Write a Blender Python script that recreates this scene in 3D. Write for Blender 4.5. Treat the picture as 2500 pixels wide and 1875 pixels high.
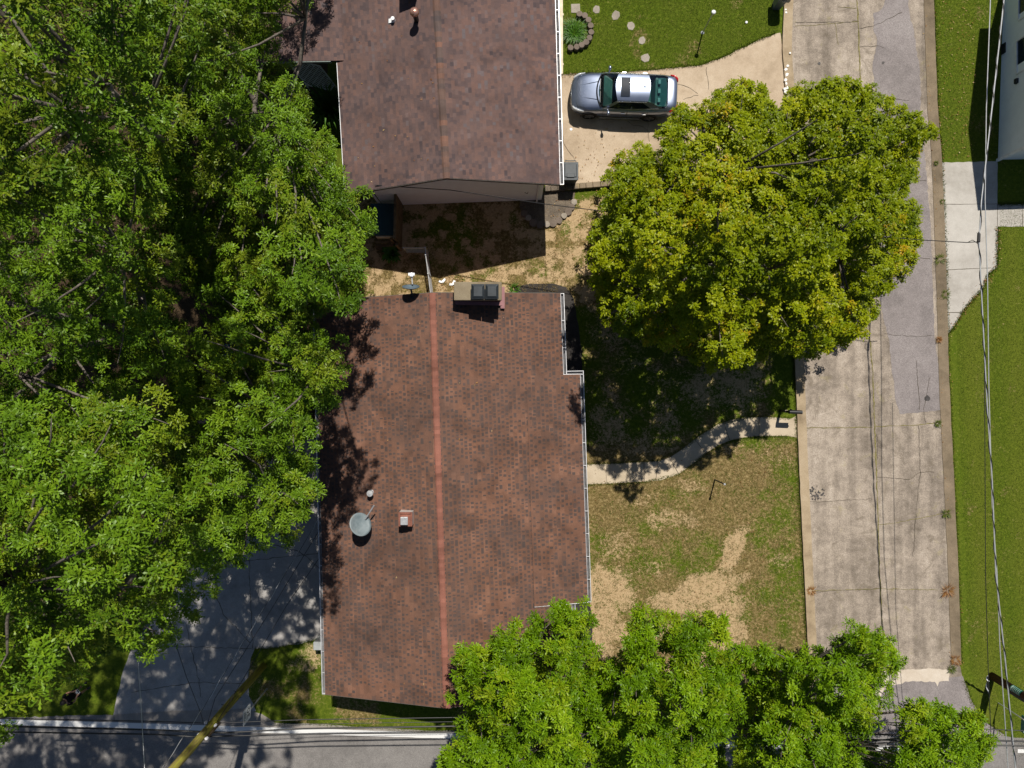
import bpy, bmesh, math, random
import numpy as np
from mathutils import Vector, Matrix, Euler
SC = bpy.context.scene
for o in list(bpy.data.objects):
    bpy.data.objects.remove(o, do_unlink=True)
COL = SC.collection
random.seed(7)
RNG = np.random.default_rng(11)
PI = math.pi

# ------------------------------------------------------------------ camera (drone, straight down, 31 m up)
H = 31.0           # height of the camera above the ground in metres
S = 53.5           # photo pixels per metre on the ground (2500 x 1875 photo)
cam = bpy.data.objects.new("camera", bpy.data.cameras.new("camera"))
COL.objects.link(cam)
cam.location = (0, 0, H)
cam.rotation_euler = (0, 0, 0)
cam.data.sensor_width = 36.0
cam.data.lens = 18.0 / (1250.0 / S / H)
cam.data.clip_start = 0.5
cam.data.clip_end = 600.0
SC.camera = cam

# ------------------------------------------------------------------ sky and sun
SUN_EL = math.radians(57.5)
SUN_AZ = math.atan2(0.247, 0.97)       # from +Y towards +X
w = bpy.data.worlds.new("World"); SC.world = w; w.use_nodes = True
nt = w.node_tree; nt.nodes.clear()
sky = nt.nodes.new("ShaderNodeTexSky"); sky.sky_type = 'NISHITA'; sky.sun_disc = False
sky.sun_elevation = SUN_EL; sky.sun_rotation = SUN_AZ
sky.air_density = 1.0; sky.dust_density = 0.6; sky.ozone_density = 1.5
bg = nt.nodes.new("ShaderNodeBackground"); bg.inputs[1].default_value = 0.05
wo = nt.nodes.new("ShaderNodeOutputWorld")
nt.links.new(sky.outputs[0], bg.inputs[0]); nt.links.new(bg.outputs[0], wo.inputs[0])
sl = bpy.data.lights.new("sun", 'SUN'); sl.energy = 5.0; sl.angle = math.radians(0.5); sl.color = (1.0, 0.94, 0.84)
so = bpy.data.objects.new("sun", sl); COL.objects.link(so)
so.location = (20, 60, 80)
sdir = Vector((math.sin(SUN_AZ) * math.cos(SUN_EL), math.cos(SUN_AZ) * math.cos(SUN_EL), math.sin(SUN_EL)))
so.rotation_euler = sdir.to_track_quat('Z', 'Y').to_euler()
SC.view_settings.view_transform = 'Standard'
SC.view_settings.look = 'None'
SC.cycles.diffuse_bounces = 2
SC.cycles.max_bounces = 8
SC.view_settings.exposure = 0.22
SC.view_settings.gamma = 1.0
SC.view_settings.use_curve_mapping = False

# ------------------------------------------------------------------ helpers
def at(px, py, z=0.0):
    """point of the photo at height z -> world"""
    k = (1.0 - z / H) / S
    return Vector(((px - 1250.0) * k, (937.5 - py) * k, z))

def tag(o, label=None, cat=None, group=None, kind=None):
    if label: o["label"] = label
    if cat: o["category"] = cat
    if group: o["group"] = group
    if kind: o["kind"] = kind
    return o

def thing(name, label, cat, loc=(0, 0, 0), rotz=0.0, group=None):
    o = bpy.data.objects.new(name, None); COL.objects.link(o)
    o.empty_display_size = 0.2
    o.location = loc; o.rotation_euler = (0, 0, rotz)
    return tag(o, label, cat, group)

def wloc(o):
    v = Vector((0, 0, 0))
    while o is not None:
        v = v + Vector(o.location); o = o.parent
    return v

class MB:
    """collects faces and links them as one mesh object"""
    def __init__(s): s.v = []; s.f = []; s.t = []
    def add(s, vs, fs, t=0.5):
        b = len(s.v); s.v += [tuple(v) for v in vs]; s.f += [tuple(b + i for i in f) for f in fs]
        s.t += [t] * len(vs); return s
    def quad(s, a, b, c, d, t=0.5): return s.add([a, b, c, d], [(0, 1, 2, 3)], t)
    def box(s, c, size, rz=0.0, t=0.5, taper=1.0):
        x, y, z = (q / 2 for q in size); R = Matrix.Rotation(rz, 3, 'Z'); c = Vector(c); vs = []
        for sz in (-1, 1):
            k = taper if sz > 0 else 1.0
            for sx, sy in ((-1, -1), (1, -1), (1, 1), (-1, 1)):
                vs.append(c + R @ Vector((sx * x * k, sy * y * k, sz * z)))
        return s.add(vs, [(3, 2, 1, 0), (4, 5, 6, 7), (0, 1, 5, 4), (1, 2, 6, 5), (2, 3, 7, 6), (3, 0, 4, 7)], t)
    def bar(s, a, b, w, h, t=0.5, up=(0, 0, 1)):
        a = Vector(a); b = Vector(b); d = (b - a).normalized(); up = Vector(up)
        if abs(d.dot(up)) > 0.98: up = Vector((0, 1, 0))
        sd = d.cross(up).normalized(); u = sd.cross(d).normalized(); vs = []
        for p in (a, b):
            for i, j in ((-1, -1), (1, -1), (1, 1), (-1, 1)): vs.append(p + sd * (i * w / 2) + u * (j * h / 2))
        return s.add(vs, [(0, 1, 2, 3), (7, 6, 5, 4), (4, 5, 1, 0), (5, 6, 2, 1), (6, 7, 3, 2), (7, 4, 0, 3)], t)
    def tube(s, pts, r, n=8, cap=True, t=0.5):
        pts = [Vector(p) for p in pts]; m = len(pts)
        rs = r if isinstance(r, (list, tuple)) else [r] * m
        vs = []; prev = None
        for i, p in enumerate(pts):
            d = (pts[min(i + 1, m - 1)] - pts[max(i - 1, 0)]).normalized()
            if prev is None:
                q = Vector((0, 0, 1)) if abs(d.z) < 0.9 else Vector((1, 0, 0))
            else: q = prev
            a = (q - d * q.dot(d)).normalized(); b = d.cross(a); prev = a
            for j in range(n):
                an = 2 * PI * j / n
                vs.append(p + (a * math.cos(an) + b * math.sin(an)) * rs[i])
        fs = []
        for i in range(m - 1):
            for j in range(n):
                k = (j + 1) % n
                fs.append((i * n + j, i * n + k, (i + 1) * n + k, (i + 1) * n + j))
        if cap:
            fs.append(tuple(reversed(range(n)))); fs.append(tuple((m - 1) * n + j for j in range(n)))
        return s.add(vs, fs, t)
    def lathe(s, prof, c=(0, 0, 0), n=24, M=None, t=0.5):
        c = Vector(c); vs = []; fs = []
        for r, z in prof:
            for j in range(n):
                p = Vector((r * math.cos(2 * PI * j / n), r * math.sin(2 * PI * j / n), z))
                vs.append(c + (M @ p if M is not None else p))
        for i in range(len(prof) - 1):
            for j in range(n):
                k = (j + 1) % n
                fs.append((i * n + j, i * n + k, (i + 1) * n + k, (i + 1) * n + j))
        return s.add(vs, fs, t)
    def prism(s, poly, z0, z1, t=0.5, top=True, bottom=False):
        n = len(poly); a = sum(poly[i][0] * poly[(i + 1) % n][1] - poly[(i + 1) % n][0] * poly[i][1] for i in range(n))
        if a < 0: poly = poly[::-1]
        vs = [(p[0], p[1], z0) for p in poly] + [(p[0], p[1], z1) for p in poly]
        fs = [(i, (i + 1) % n, n + (i + 1) % n, n + i) for i in range(n)]
        if top: fs.append(tuple(range(n, 2 * n)))
        if bottom: fs.append(tuple(reversed(range(n))))
        return s.add(vs, fs, t)
    def build(s, name, mat, parent=None, smooth=False, local=False, sub=0, bevel=0.0):
        me = bpy.data.meshes.new(name)
        off = wloc(parent) if (parent is not None and not local) else Vector((0, 0, 0))
        me.from_pydata([(v[0] - off.x, v[1] - off.y, v[2] - off.z) for v in s.v], [], s.f)
        a = me.attributes.new("tint", 'FLOAT', 'POINT'); a.data.foreach_set("value", s.t)
        me.materials.append(mat)
        if smooth: me.polygons.foreach_set("use_smooth", [True] * len(me.polygons))
        me.update()
        o = bpy.data.objects.new(name, me); COL.objects.link(o)
        if parent is not None: o.parent = parent
        if bevel:
            m = o.modifiers.new("bevel", 'BEVEL'); m.width = bevel; m.segments = 2; m.limit_method = 'ANGLE'
        if sub:
            m = o.modifiers.new("subdivision", 'SUBSURF'); m.levels = sub; m.render_levels = sub
        return o

def np_mesh(name, V, F, mat, parent=None, attrs=None, smooth=False):
    """V (n,3) float, F (m,k) int all faces the same size"""
    me = bpy.data.meshes.new(name)
    V = np.ascontiguousarray(V, dtype=np.float32)
    if parent is not None:
        off = wloc(parent); V = V - np.array([off.x, off.y, off.z], dtype=np.float32)
    m, k = F.shape
    me.vertices.add(len(V)); me.vertices.foreach_set("co", V.ravel())
    me.loops.add(m * k); me.loops.foreach_set("vertex_index", np.ascontiguousarray(F, dtype=np.int32).ravel())
    me.polygons.add(m); me.polygons.foreach_set("loop_start", np.arange(0, m * k, k, dtype=np.int32))
    for an, av in (attrs or {}).items():
        a = me.attributes.new(an, 'FLOAT', 'POINT'); a.data.foreach_set("value", np.ascontiguousarray(av, dtype=np.float32))
    me.materials.append(mat)
    me.update(calc_edges=True)
    if smooth: me.polygons.foreach_set("use_smooth", [True] * m)
    o = bpy.data.objects.new(name, me); COL.objects.link(o)
    if parent is not None: o.parent = parent
    return o

def wobble(poly, step=0.25, amp=0.03, seed=0):
    """world xy polygon with its edges broken up and nudged"""
    r = random.Random(seed); out = []; n = len(poly)
    for i in range(n):
        a = Vector((poly[i][0], poly[i][1])); b = Vector((poly[(i + 1) % n][0], poly[(i + 1) % n][1]))
        L = (b - a).length; k = max(1, int(L / step)); d = (b - a)
        nn = Vector((-d.y, d.x)).normalized() if L > 1e-6 else Vector((0, 0))
        for j in range(k):
            q = a + d * (j / k) + nn * (r.uniform(-amp, amp) if j else 0)
            out.append((q.x, q.y))
    return out

def pxpoly(pts, z=0.0): return [(at(p[0], p[1], z).x, at(p[0], p[1], z).y) for p in pts]

def sheet(name, poly, z, mat, kind='structure', edge=0.03, step=0.25, seed=0, thick=0.0):
    """a flat sheet of ground covering, triangulated from a world polygon"""
    poly = wobble(poly, step, edge, seed)
    bm = bmesh.new()
    vs = [bm.verts.new((p[0], p[1], z)) for p in poly]
    f = bm.faces.new(vs)
    if f.normal.z < 0: f.normal_flip()
    bm.normal_update()
    if f.normal.z < 0: f.normal_flip()
    if thick:
        r = bmesh.ops.extrude_face_region(bm, geom=[f])
        for g in r['geom']:
            if isinstance(g, bmesh.types.BMVert): g.co.z += thick
        bm.faces.remove(f) if f.is_valid else None
    bmesh.ops.triangulate(bm, faces=[q for q in bm.faces if len(q.verts) > 4])
    me = bpy.data.meshes.new(name); bm.to_mesh(me); bm.free()
    me.materials.append(mat)
    o = bpy.data.objects.new(name, me); COL.objects.link(o)
    if kind: o["kind"] = kind
    return o

# value noise for building (numpy)
def vnoise(x, y, seed=0):
    xi = np.floor(x).astype(np.int64); yi = np.floor(y).astype(np.int64)
    xf = x - xi; yf = y - yi
    u = xf * xf * (3 - 2 * xf); v = yf * yf * (3 - 2 * yf)
    def h(a, b):
        n = (a * 374761393 + b * 668265263 + seed * 1442695041) & 0xffffffff
        n = ((n ^ (n >> 13)) * 1274126177) & 0xffffffff
        return ((n ^ (n >> 16)) & 0xffff) / 65535.0
    return (h(xi, yi) * (1 - u) + h(xi + 1, yi) * u) * (1 - v) + (h(xi, yi + 1) * (1 - u) + h(xi + 1, yi + 1) * u) * v
def fbm(x, y, seed=0, o=4):
    s = 0; a = 0.5; f = 1.0
    for i in range(o):
        s = s + a * vnoise(x * f, y * f, seed + i); a *= 0.5; f *= 2.03
    return s / (1 - 0.5 ** o)

# ------------------------------------------------------------------ materials
class MT:
    def __init__(s, name):
        s.m = bpy.data.materials.new(name); s.m.use_nodes = True
        s.t = s.m.node_tree; s.t.nodes.clear()
        s.out = s.t.nodes.new("ShaderNodeOutputMaterial")
    def n(s, ty, **kw):
        nd = s.t.nodes.new(ty)
        for k, v in kw.items():
            if k.startswith("i_"):
                key = k[2:]; key = int(key) if key.isdigit() else key.replace("_", " ")
                if hasattr(v, "is_output"): s.t.links.new(v, nd.inputs[key])
                else: nd.inputs[key].default_value = v
            else: setattr(nd, k, v)
        return nd
    def pos(s): return s.n("ShaderNodeNewGeometry").outputs["Position"]
    def obj(s): return s.n("ShaderNodeTexCoord").outputs["Object"]
    def noise(s, vec, scale, detail=4.0, rough=0.6, dist=0.0):
        return s.n("ShaderNodeTexNoise", i_Vector=vec, i_Scale=scale, i_Detail=detail, i_Roughness=rough, i_Distortion=dist).outputs["Fac"]
    def ramp(s, fac, stops, interp='LINEAR'):
        r = s.n("ShaderNodeValToRGB", i_Fac=fac); cr = r.color_ramp; cr.interpolation = interp
        while len(cr.elements) > 1: cr.elements.remove(cr.elements[-1])
        for i, (p, c) in enumerate(stops):
            e = cr.elements[0] if i == 0 else cr.elements.new(p)
            e.position = p; c = (c, c, c) if not isinstance(c, (tuple, list)) else c; e.color = (c[0], c[1], c[2], 1)
        return r.outputs["Color"]
    def mix(s, fac, a, b, mode='MIX'):
        nd = s.t.nodes.new("ShaderNodeMix"); nd.data_type = 'RGBA'; nd.blend_type = mode
        for idx, v in ((0, fac), (6, a), (7, b)):
            if hasattr(v, "is_output"): s.t.links.new(v, nd.inputs[idx])
            else: nd.inputs[idx].default_value = v if idx == 0 else (v[0], v[1], v[2], 1)
        return nd.outputs[2]
    def math(s, op, a, b=0.0, c=None):
        nd = s.t.nodes.new("ShaderNodeMath"); nd.operation = op
        for idx, v in ((0, a), (1, b), (2, c)):
            if v is None: continue
            if hasattr(v, "is_output"): s.t.links.new(v, nd.inputs[idx])
            else: nd.inputs[idx].default_value = v
        return nd.outputs[0]
    def attr(s, name): return s.n("ShaderNodeAttribute", attribute_name=name).outputs["Fac"]
    def bump(s, h, strength=0.4, dist=0.02):
        return s.n("ShaderNodeBump", i_Height=h, i_Strength=strength, i_Distance=dist).outputs[0]
    def surf(s, color, rough=0.8, spec=0.3, metal=0.0, normal=None, **kw):
        p = s.n("ShaderNodeBsdfPrincipled")
        for key, v in (("Base Color", color), ("Roughness", rough), ("Specular IOR Level", spec), ("Metallic", metal)):
            if hasattr(v, "is_output"): s.t.links.new(v, p.inputs[key])
            else: p.inputs[key].default_value = (v[0], v[1], v[2], 1) if key == "Base Color" else v
        for k, v in kw.items(): p.inputs[k.replace("_", " ")].default_value = v
        if normal is not None: s.t.links.new(normal, p.inputs["Normal"])
        s.t.links.new(p.outputs[0], s.out.inputs[0]); return s.m

def simple(name, col, rough=0.6, spec=0.4, metal=0.0, var=0.15, scale=6.0, bump=0.0, bscale=40.0, **kw):
    """plain material with a little uneven wear"""
    m = MT(name); p = m.obj()
    n = m.noise(p, scale, 5)
    lo = tuple(c * (1 - var) for c in col); hi = tuple(min(1, c * (1 + var)) for c in col)
    c = m.ramp(n, [(0.3, lo), (0.7, hi)])
    nm = m.bump(m.noise(p, bscale, 3), bump, 0.01) if bump else None
    return m.surf(c, rough, spec, metal, nm, **kw)

def concrete(name, stops, fine=0.5, stain=None, stainscale=0.35, rough=0.9, speck=60.0, bump=0.25):
    m = MT(name); p = m.pos()
    big = m.noise(p, stainscale, 6, 0.65, 0.4)
    mid = m.noise(p, 2.2, 6, 0.7)
    fi = m.noise(p, speck, 3, 0.7)
    f = m.math('ADD', m.math('MULTIPLY', big, 0.62), m.math('MULTIPLY', mid, 0.38))
    c = m.ramp(f, stops)
    c = m.mix(fine, c, m.ramp(fi, [(0.28, 0.42), (0.5, 0.95), (0.72, 1.5)]), 'MULTIPLY')
    if stain:
        sx = m.noise(p, 0.9, 5, 0.6, 0.8)
        c = m.mix(m.ramp(sx, [(0.56, 0.0), (0.68, 0.75)]), c, stain)
    return m.surf(c, rough, 0.2, 0, m.bump(fi, bump, 0.01))
# ------------------------------------------------------------------ ground: one sheet, finer in the middle
def zone(px, py, cx, cy, rx, ry, ang=0.0, seed=0, soft=0.8):
    """soft, ragged patch of turf or bare soil at a spot of the yard"""
    a = math.radians(ang); dx = px - cx; dy = py - cy
    u = (dx * math.cos(a) + dy * math.sin(a)) / rx; v = (-dx * math.sin(a) + dy * math.cos(a)) / ry
    d = np.sqrt(u * u + v * v) + (fbm(px / 34.0, py / 34.0, seed + 50) - 0.5) * 0.9
    return np.clip((1.0 + soft / 2 - d) / soft, 0, 1)

def band(v, a, b, s): return np.clip((v - a) / s, 0, 1) * np.clip((b - v) / s, 0, 1)

gx = np.concatenate([[-150, -80, -45], np.arange(-27, 27.01, 0.09), [45, 80, 150]])
gy = np.concatenate([[-150, -80, -45], np.arange(-21, 21.01, 0.09), [45, 80, 150]])
GX, GY = np.meshgrid(gx, gy)
PX = 1250 + GX * S; PY = 937.5 - GY * S
dry = np.full_like(GX, 0.12); soil = np.zeros_like(GX)
n1 = fbm(PX / 60, PY / 60, 3); n2 = fbm(PX / 22, PY / 22, 9); n3 = fbm(PX / 150, PY / 150, 21)
# front lawn of the near house: burnt, with bare ground
fl = band(PX, 1395, 1990, 8) * band(PY, 1040, 1720, 60)
dry = np.maximum(dry, fl * np.clip(0.74 + (n1 - 0.5) * 0.8 + (n3 - 0.5) * 0.7, 0.3, 1))
dry -= 0.24 * band(PX, 1840, 1990, 70) * band(PY, 1060, 1560, 90)
dry -= 0.22 * zone(PX, PY, 1640, 1330, 120, 90, 0, 4, 0.9) + 0.2 * zone(PX, PY, 1560, 1480, 70, 60, 0, 5, 0.9)
for (cx, cy, rx, ry, an, k) in ((1712, 1440, 105, 38, -18, 1), (1790, 1345, 26, 66, 22, 1), (1480, 1440, 66, 62, 0, .9), (1465, 1540, 60, 90, 0, .85),
        (1770, 1520, 60, 90, 0, .75), (1640, 1560, 120, 60, 0, .55), (1560, 1220, 60, 26, 0, .45), (1640, 1270, 80, 34, 0, .5), (1500, 1330, 60, 40, 0, .45),
        (1690, 1190, 60, 26, 0, .4), (1890, 1120, 50, 26, 0, .4), (1905, 1370, 40, 30, 0, .45), (1650, 1470, 60, 26, 0, .9), (1740, 1640, 120, 70, 0, .7), (1590, 1390, 46, 26, 0, .4)):
    soil = np.maximum(soil, k * zone(PX, PY, cx, cy, rx, ry, an, int(cx)))
# side yard between the two houses: straw and bare soil
sy = band(PX, 840, 1500, 20) * band(PY, 470, 760, 20)
dry = np.maximum(dry, sy * np.clip(0.85 + (n1 - 0.5) * 1.1, 0.2, 1))
soil = np.maximum(soil, sy * np.clip(0.55 + (n2 - 0.5) * 2.0, 0, 1) * 0.9)
dry -= sy * 0.45 * zone(PX, PY, 1090, 600, 110, 60, 0, 8, 0.9)
# shade under the maple
um = band(PX, 1400, 1910, 30) * band(PY, 720, 1130, 30)
dry = np.maximum(dry, um * np.clip(0.38 + (n1 - 0.5) * 1.2, 0, 1)); soil = np.maximum(soil, um * np.clip(0.10 + (n3 - 0.45) * 1.6, 0, 0.8))
# leaf mould and painted shade under the big oaks
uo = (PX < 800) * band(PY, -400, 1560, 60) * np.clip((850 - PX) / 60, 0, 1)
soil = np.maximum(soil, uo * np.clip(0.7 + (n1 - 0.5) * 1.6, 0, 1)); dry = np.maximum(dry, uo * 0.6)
# thin patches in the green lawns
dry = np.maximum(dry, band(PX, 1360, 1920, 5) * band(PY, -200, 190, 10) * np.clip((n1 - 0.50) * 2.6, 0, 0.55))
rl = (PX > 2285).astype(float)
stripe = 0.5 + 0.5 * np.sin((PX - PY * 0.04) / 15.5 + n3 * 1.4)
dry = np.maximum(dry, rl * (0.04 + np.clip((n2 - 0.58) * 1.2, 0, 0.3)))
mow = rl * np.clip(stripe * (0.45 + 0.55 * (PY > 560)) + (n3 - 0.5) * 0.6, 0, 1)
dry = np.maximum(dry, rl * band(PX, 2340, 2480, 30) * np.clip((n1 - 0.5) * 1.6, 0, 0.4))
soil = np.maximum(soil, rl * band(PX, 2270, 2300, 6) * band(PY, 0, 400, 10) * 0.2)
bl = band(PX, 600, 1200, 10) * band(PY, 1540, 1800, 10)
dry = np.maximum(dry, bl * np.clip((n1 - 0.42) * 2.2, 0, 0.7))
soil = np.maximum(soil, zone(PX, PY, 745, 1610, 60, 34, -30, 77) * 0.5)
mould = np.clip(uo * 1.2 * np.clip((1120 - PY) / 60, 0, 1) + (PX < 620) * np.clip((1500 - PY) / 80, 0, 1) * np.clip((640 - PX) / 40, 0, 1), 0, 1)  # dark leaf mould tone that also paints the oaks' shade into the ground
dry = np.clip(dry, 0, 1); soil = np.clip(soil, 0, 1)

m = MT("turf_and_soil"); p = m.pos()
fine = m.noise(p, 26.0, 5, 0.75); blade = m.noise(p, 70.0, 3, 0.8); mid = m.noise(p, 5.0, 6, 0.7, 0.5); big = m.noise(p, 0.8, 4, 0.6)
tiny = m.noise(p, 14.0, 4, 0.7); tuftn = m.noise(p, 8.0, 5, 0.75, 0.4); patchy = m.noise(p, 1.9, 5, 0.65, 0.8)
def thr(a, wts, spread, lo, hi):
    s_ = None
    for q, wt in wts:
        t_ = m.math('MULTIPLY', m.math('SUBTRACT', q, 0.5), wt); s_ = t_ if s_ is None else m.math('ADD', s_, t_)
    return m.ramp(m.math('ADD', m.attr(a), m.math('MULTIPLY', s_, spread)), [(lo, 0.0), (hi, 1.0)])
green = m.ramp(m.math('ADD', m.math('MULTIPLY', fine, 0.45), m.math('MULTIPLY', tuftn, 0.55)),
    [(0.34, (0.020, 0.040, 0.003)), (0.5, (0.074, 0.115, 0.006)), (0.66, (0.175, 0.205, 0.022))])
green = m.mix(m.ramp(big, [(0.35, 0.0), (0.7, 0.45)]), green, (0.095, 0.115, 0.014))
green = m.mix(m.math('MULTIPLY', m.attr('mow'), 0.38), green, m.ramp(fine, [(0.3, (0.085, 0.105, 0.008)), (0.7, (0.19, 0.19, 0.03))]))
straw = m.ramp(m.math('ADD', m.math('MULTIPLY', fine, 0.4), m.math('MULTIPLY', tuftn, 0.6)),
    [(0.36, (0.070, 0.054, 0.018)), (0.50, (0.165, 0.120, 0.046)), (0.68, (0.50, 0.38, 0.19))])
dirt = m.ramp(m.math('ADD', m.math('MULTIPLY', tuftn, 0.5), m.math('MULTIPLY', fine, 0.5)),
    [(0.32, (0.22, 0.150, 0.078)), (0.5, (0.43, 0.31, 0.175)), (0.7, (0.60, 0.46, 0.28))])
c = m.mix(thr("dry", ((fine, .35), (tiny, .5), (tuftn, .5), (patchy, .5)), 2.3, 0.36, 0.72), green, straw)
c = m.mix(thr("soil", ((fine, .3), (tiny, .4), (tuftn, .5), (patchy, .5)), 1.9, 0.40, 0.66), c, dirt)
mould_shade_col = m.ramp(fine, [(0.3, (0.022, 0.015, 0.009)), (0.55, (0.065, 0.044, 0.026)), (0.72, (0.16, 0.11, 0.06))])
c = m.mix(thr("mould", ((mid, .4), (patchy, .5)), 1.2, 0.35, 0.6), c, mould_shade_col)
M_TURF = m.surf(c, 0.95, 0.1, 0, m.bump(m.math('ADD', m.math('MULTIPLY', fine, 0.6), m.math('MULTIPLY', blade, 0.4)), 0.9, 0.06))
nx, ny = len(gx), len(gy)
I = np.arange(nx * ny).reshape(ny, nx)
F = np.stack([I[:-1, :-1], I[:-1, 1:], I[1:, 1:], I[1:, :-1]], -1).reshape(-1, 4)
V = np.stack([GX.ravel(), GY.ravel(), np.zeros(nx * ny)], -1)
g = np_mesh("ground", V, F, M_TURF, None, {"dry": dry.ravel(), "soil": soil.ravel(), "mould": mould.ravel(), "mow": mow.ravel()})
g["kind"] = "structure"

# ------------------------------------------------------------------ paving materials
m = MT("old_street_concrete"); p = m.pos()
mp_ = m.n("ShaderNodeMapping", i_Vector=p); mp_.inputs["Scale"].default_value = (1.5, 0.12, 1.0)
lane = m.noise(mp_.outputs[0], 1.0, 4, 0.6); big = m.noise(p, 0.45, 6, 0.7, 0.6); mid = m.noise(p, 2.6, 6, 0.75); ag = m.noise(p, 24, 4, 0.8); ag2 = m.noise(p, 60, 2, 0.7)
f_ = m.math('ADD', m.math('MULTIPLY', lane, 0.34), m.math('ADD', m.math('MULTIPLY', big, 0.36), m.math('MULTIPLY', mid, 0.30)))
c = m.ramp(f_, [(0.38, (0.130, 0.108, 0.087)), (0.47, (0.225, 0.189, 0.155)), (0.54, (0.315, 0.266, 0.218)), (0.64, (0.42, 0.362, 0.305))])
c = m.mix(0.85, c, m.ramp(m.math('ADD', m.math('MULTIPLY', ag, 0.6), m.math('MULTIPLY', ag2, 0.4)), [(0.34, 0.45), (0.5, 0.98), (0.64, 1.6)]), 'MULTIPLY')
c = m.mix(m.ramp(m.noise(p, 0.9, 6, 0.7, 1.0), [(0.55, 0.0), (0.66, 0.6)]), c, (0.135, 0.110, 0.082))
c = m.mix(m.ramp(m.noise(p, 1.3, 5, 0.7, 0.5), [(0.60, 0.0), (0.68, 0.35)]), c, (0.27, 0.235, 0.11))
M_ROAD = m.surf(c, 0.95, 0.15, 0, m.bump(ag, 0.3, 0.01))
M_GUTTER = concrete("gutter_concrete", [(0.33, (0.20, 0.15, 0.095)), (0.5, (0.34, 0.265, 0.175)), (0.7, (0.43, 0.35, 0.25))], 0.6)
M_GUTTER_DIRTY = concrete("dirty_gutter", [(0.33, (0.105, 0.082, 0.055)), (0.5, (0.19, 0.148, 0.10)), (0.7, (0.29, 0.225, 0.155))], 0.8)
M_PATCH = concrete("asphalt_patch_grey", [(0.33, (0.155, 0.138, 0.135)), (0.5, (0.225, 0.200, 0.196)), (0.7, (0.285, 0.258, 0.252))], 0.75, None, 0.4, 0.95, 34)
M_ASPHALT = concrete("street_asphalt", [(0.33, (0.125, 0.118, 0.113)), (0.5, (0.185, 0.174, 0.166)), (0.7, (0.235, 0.222, 0.21))], 0.7, None, 0.4, 0.95, 34)
M_SHOULDER = concrete("asphalt_shoulder", [(0.33, (0.19, 0.172, 0.155)), (0.5, (0.27, 0.245, 0.22)), (0.7, (0.33, 0.30, 0.27))], 0.7)
M_DRIVE = concrete("driveway_concrete", [(0.33, (0.288, 0.219, 0.149)), (0.5, (0.419, 0.330, 0.237)), (0.7, (0.530, 0.437, 0.330))], 0.45)
M_GREYDRIVE = concrete("grey_driveway_concrete", [(0.33, (0.22, 0.21, 0.20)), (0.5, (0.33, 0.315, 0.30)), (0.7, (0.42, 0.40, 0.38))], 0.5)
M_WALK = concrete("walk_concrete", [(0.33, (0.34, 0.28, 0.20)), (0.5, (0.45, 0.375, 0.275)), (0.7, (0.53, 0.45, 0.345))], 0.4)
M_PALE = concrete("pale_concrete", [(0.33, (0.296, 0.274, 0.244)), (0.5, (0.400, 0.377, 0.344)), (0.7, (0.481, 0.459, 0.422))], 0.3)
M_CREAM = concrete("worn_cream_concrete", [(0.33, (0.386, 0.319, 0.244)), (0.5, (0.504, 0.437, 0.361)), (0.7, (0.605, 0.554, 0.487))], 0.35)
M_MULCH = concrete("dark_mulch", [(0.33, (0.018, 0.016, 0.015)), (0.5, (0.038, 0.034, 0.032)), (0.7, (0.07, 0.062, 0.056))], 0.9, None, 0.6, 0.95, 45, 0.9)
M_GRAVELBED = concrete("gravel_and_soil", [(0.33, (0.07, 0.058, 0.046)), (0.5, (0.135, 0.11, 0.085)), (0.7, (0.25, 0.20, 0.145))], 0.9, (0.32, 0.24, 0.13), 0.6, 0.95, 24, 0.8)
M_CRACK = simple("crack_dirt", (0.075, 0.062, 0.045), 1, 0.1)
M_MOSS = simple("moss_joint", (0.17, 0.15, 0.06), 1, 0.1, var=0.5, scale=9)
M_PAINT = MT("worn_white_road_paint"); _p = M_PAINT.pos()
M_PAINT = M_PAINT.surf(M_PAINT.mix(M_PAINT.ramp(M_PAINT.noise(_p, 30, 5, 0.7), [(0.62, 0.0), (0.75, 0.6)]), (0.62, 0.62, 0.61), (0.30, 0.28, 0.27)), 0.7, 0.3)

Z1, Z2, Z3, Z4 = 0.006, 0.011, 0.016, 0.021
L_EDGE = [(1905, -260), (1914, 0), (1912, 60), (1910, 120), (1917, 230), (1924, 420), (1932, 640), (1939, 850), (1948, 1091), (1959, 1332), (1964, 1430), (1971, 1574), (1975, 1700)]
R_EDGE = [(2270, -260), (2275, 0), (2284, 266), (2294, 384), (2303, 598), (2309, 812), (2311, 910), (2326, 1216), (2335, 1400), (2338, 1500), (2342, 1621)]
APRON_R = [(2352, 1660), (2372, 1715), (2402, 1760), (2450, 1792), (2500, 1806), (2660, 1815)]
sheet("road", pxpoly(L_EDGE + [(1975, 1790), (2400, 1800)] + [(2372, 1715), (2352, 1660)] + R_EDGE[::-1]), Z1, M_ROAD, edge=0.02, seed=1)
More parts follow.
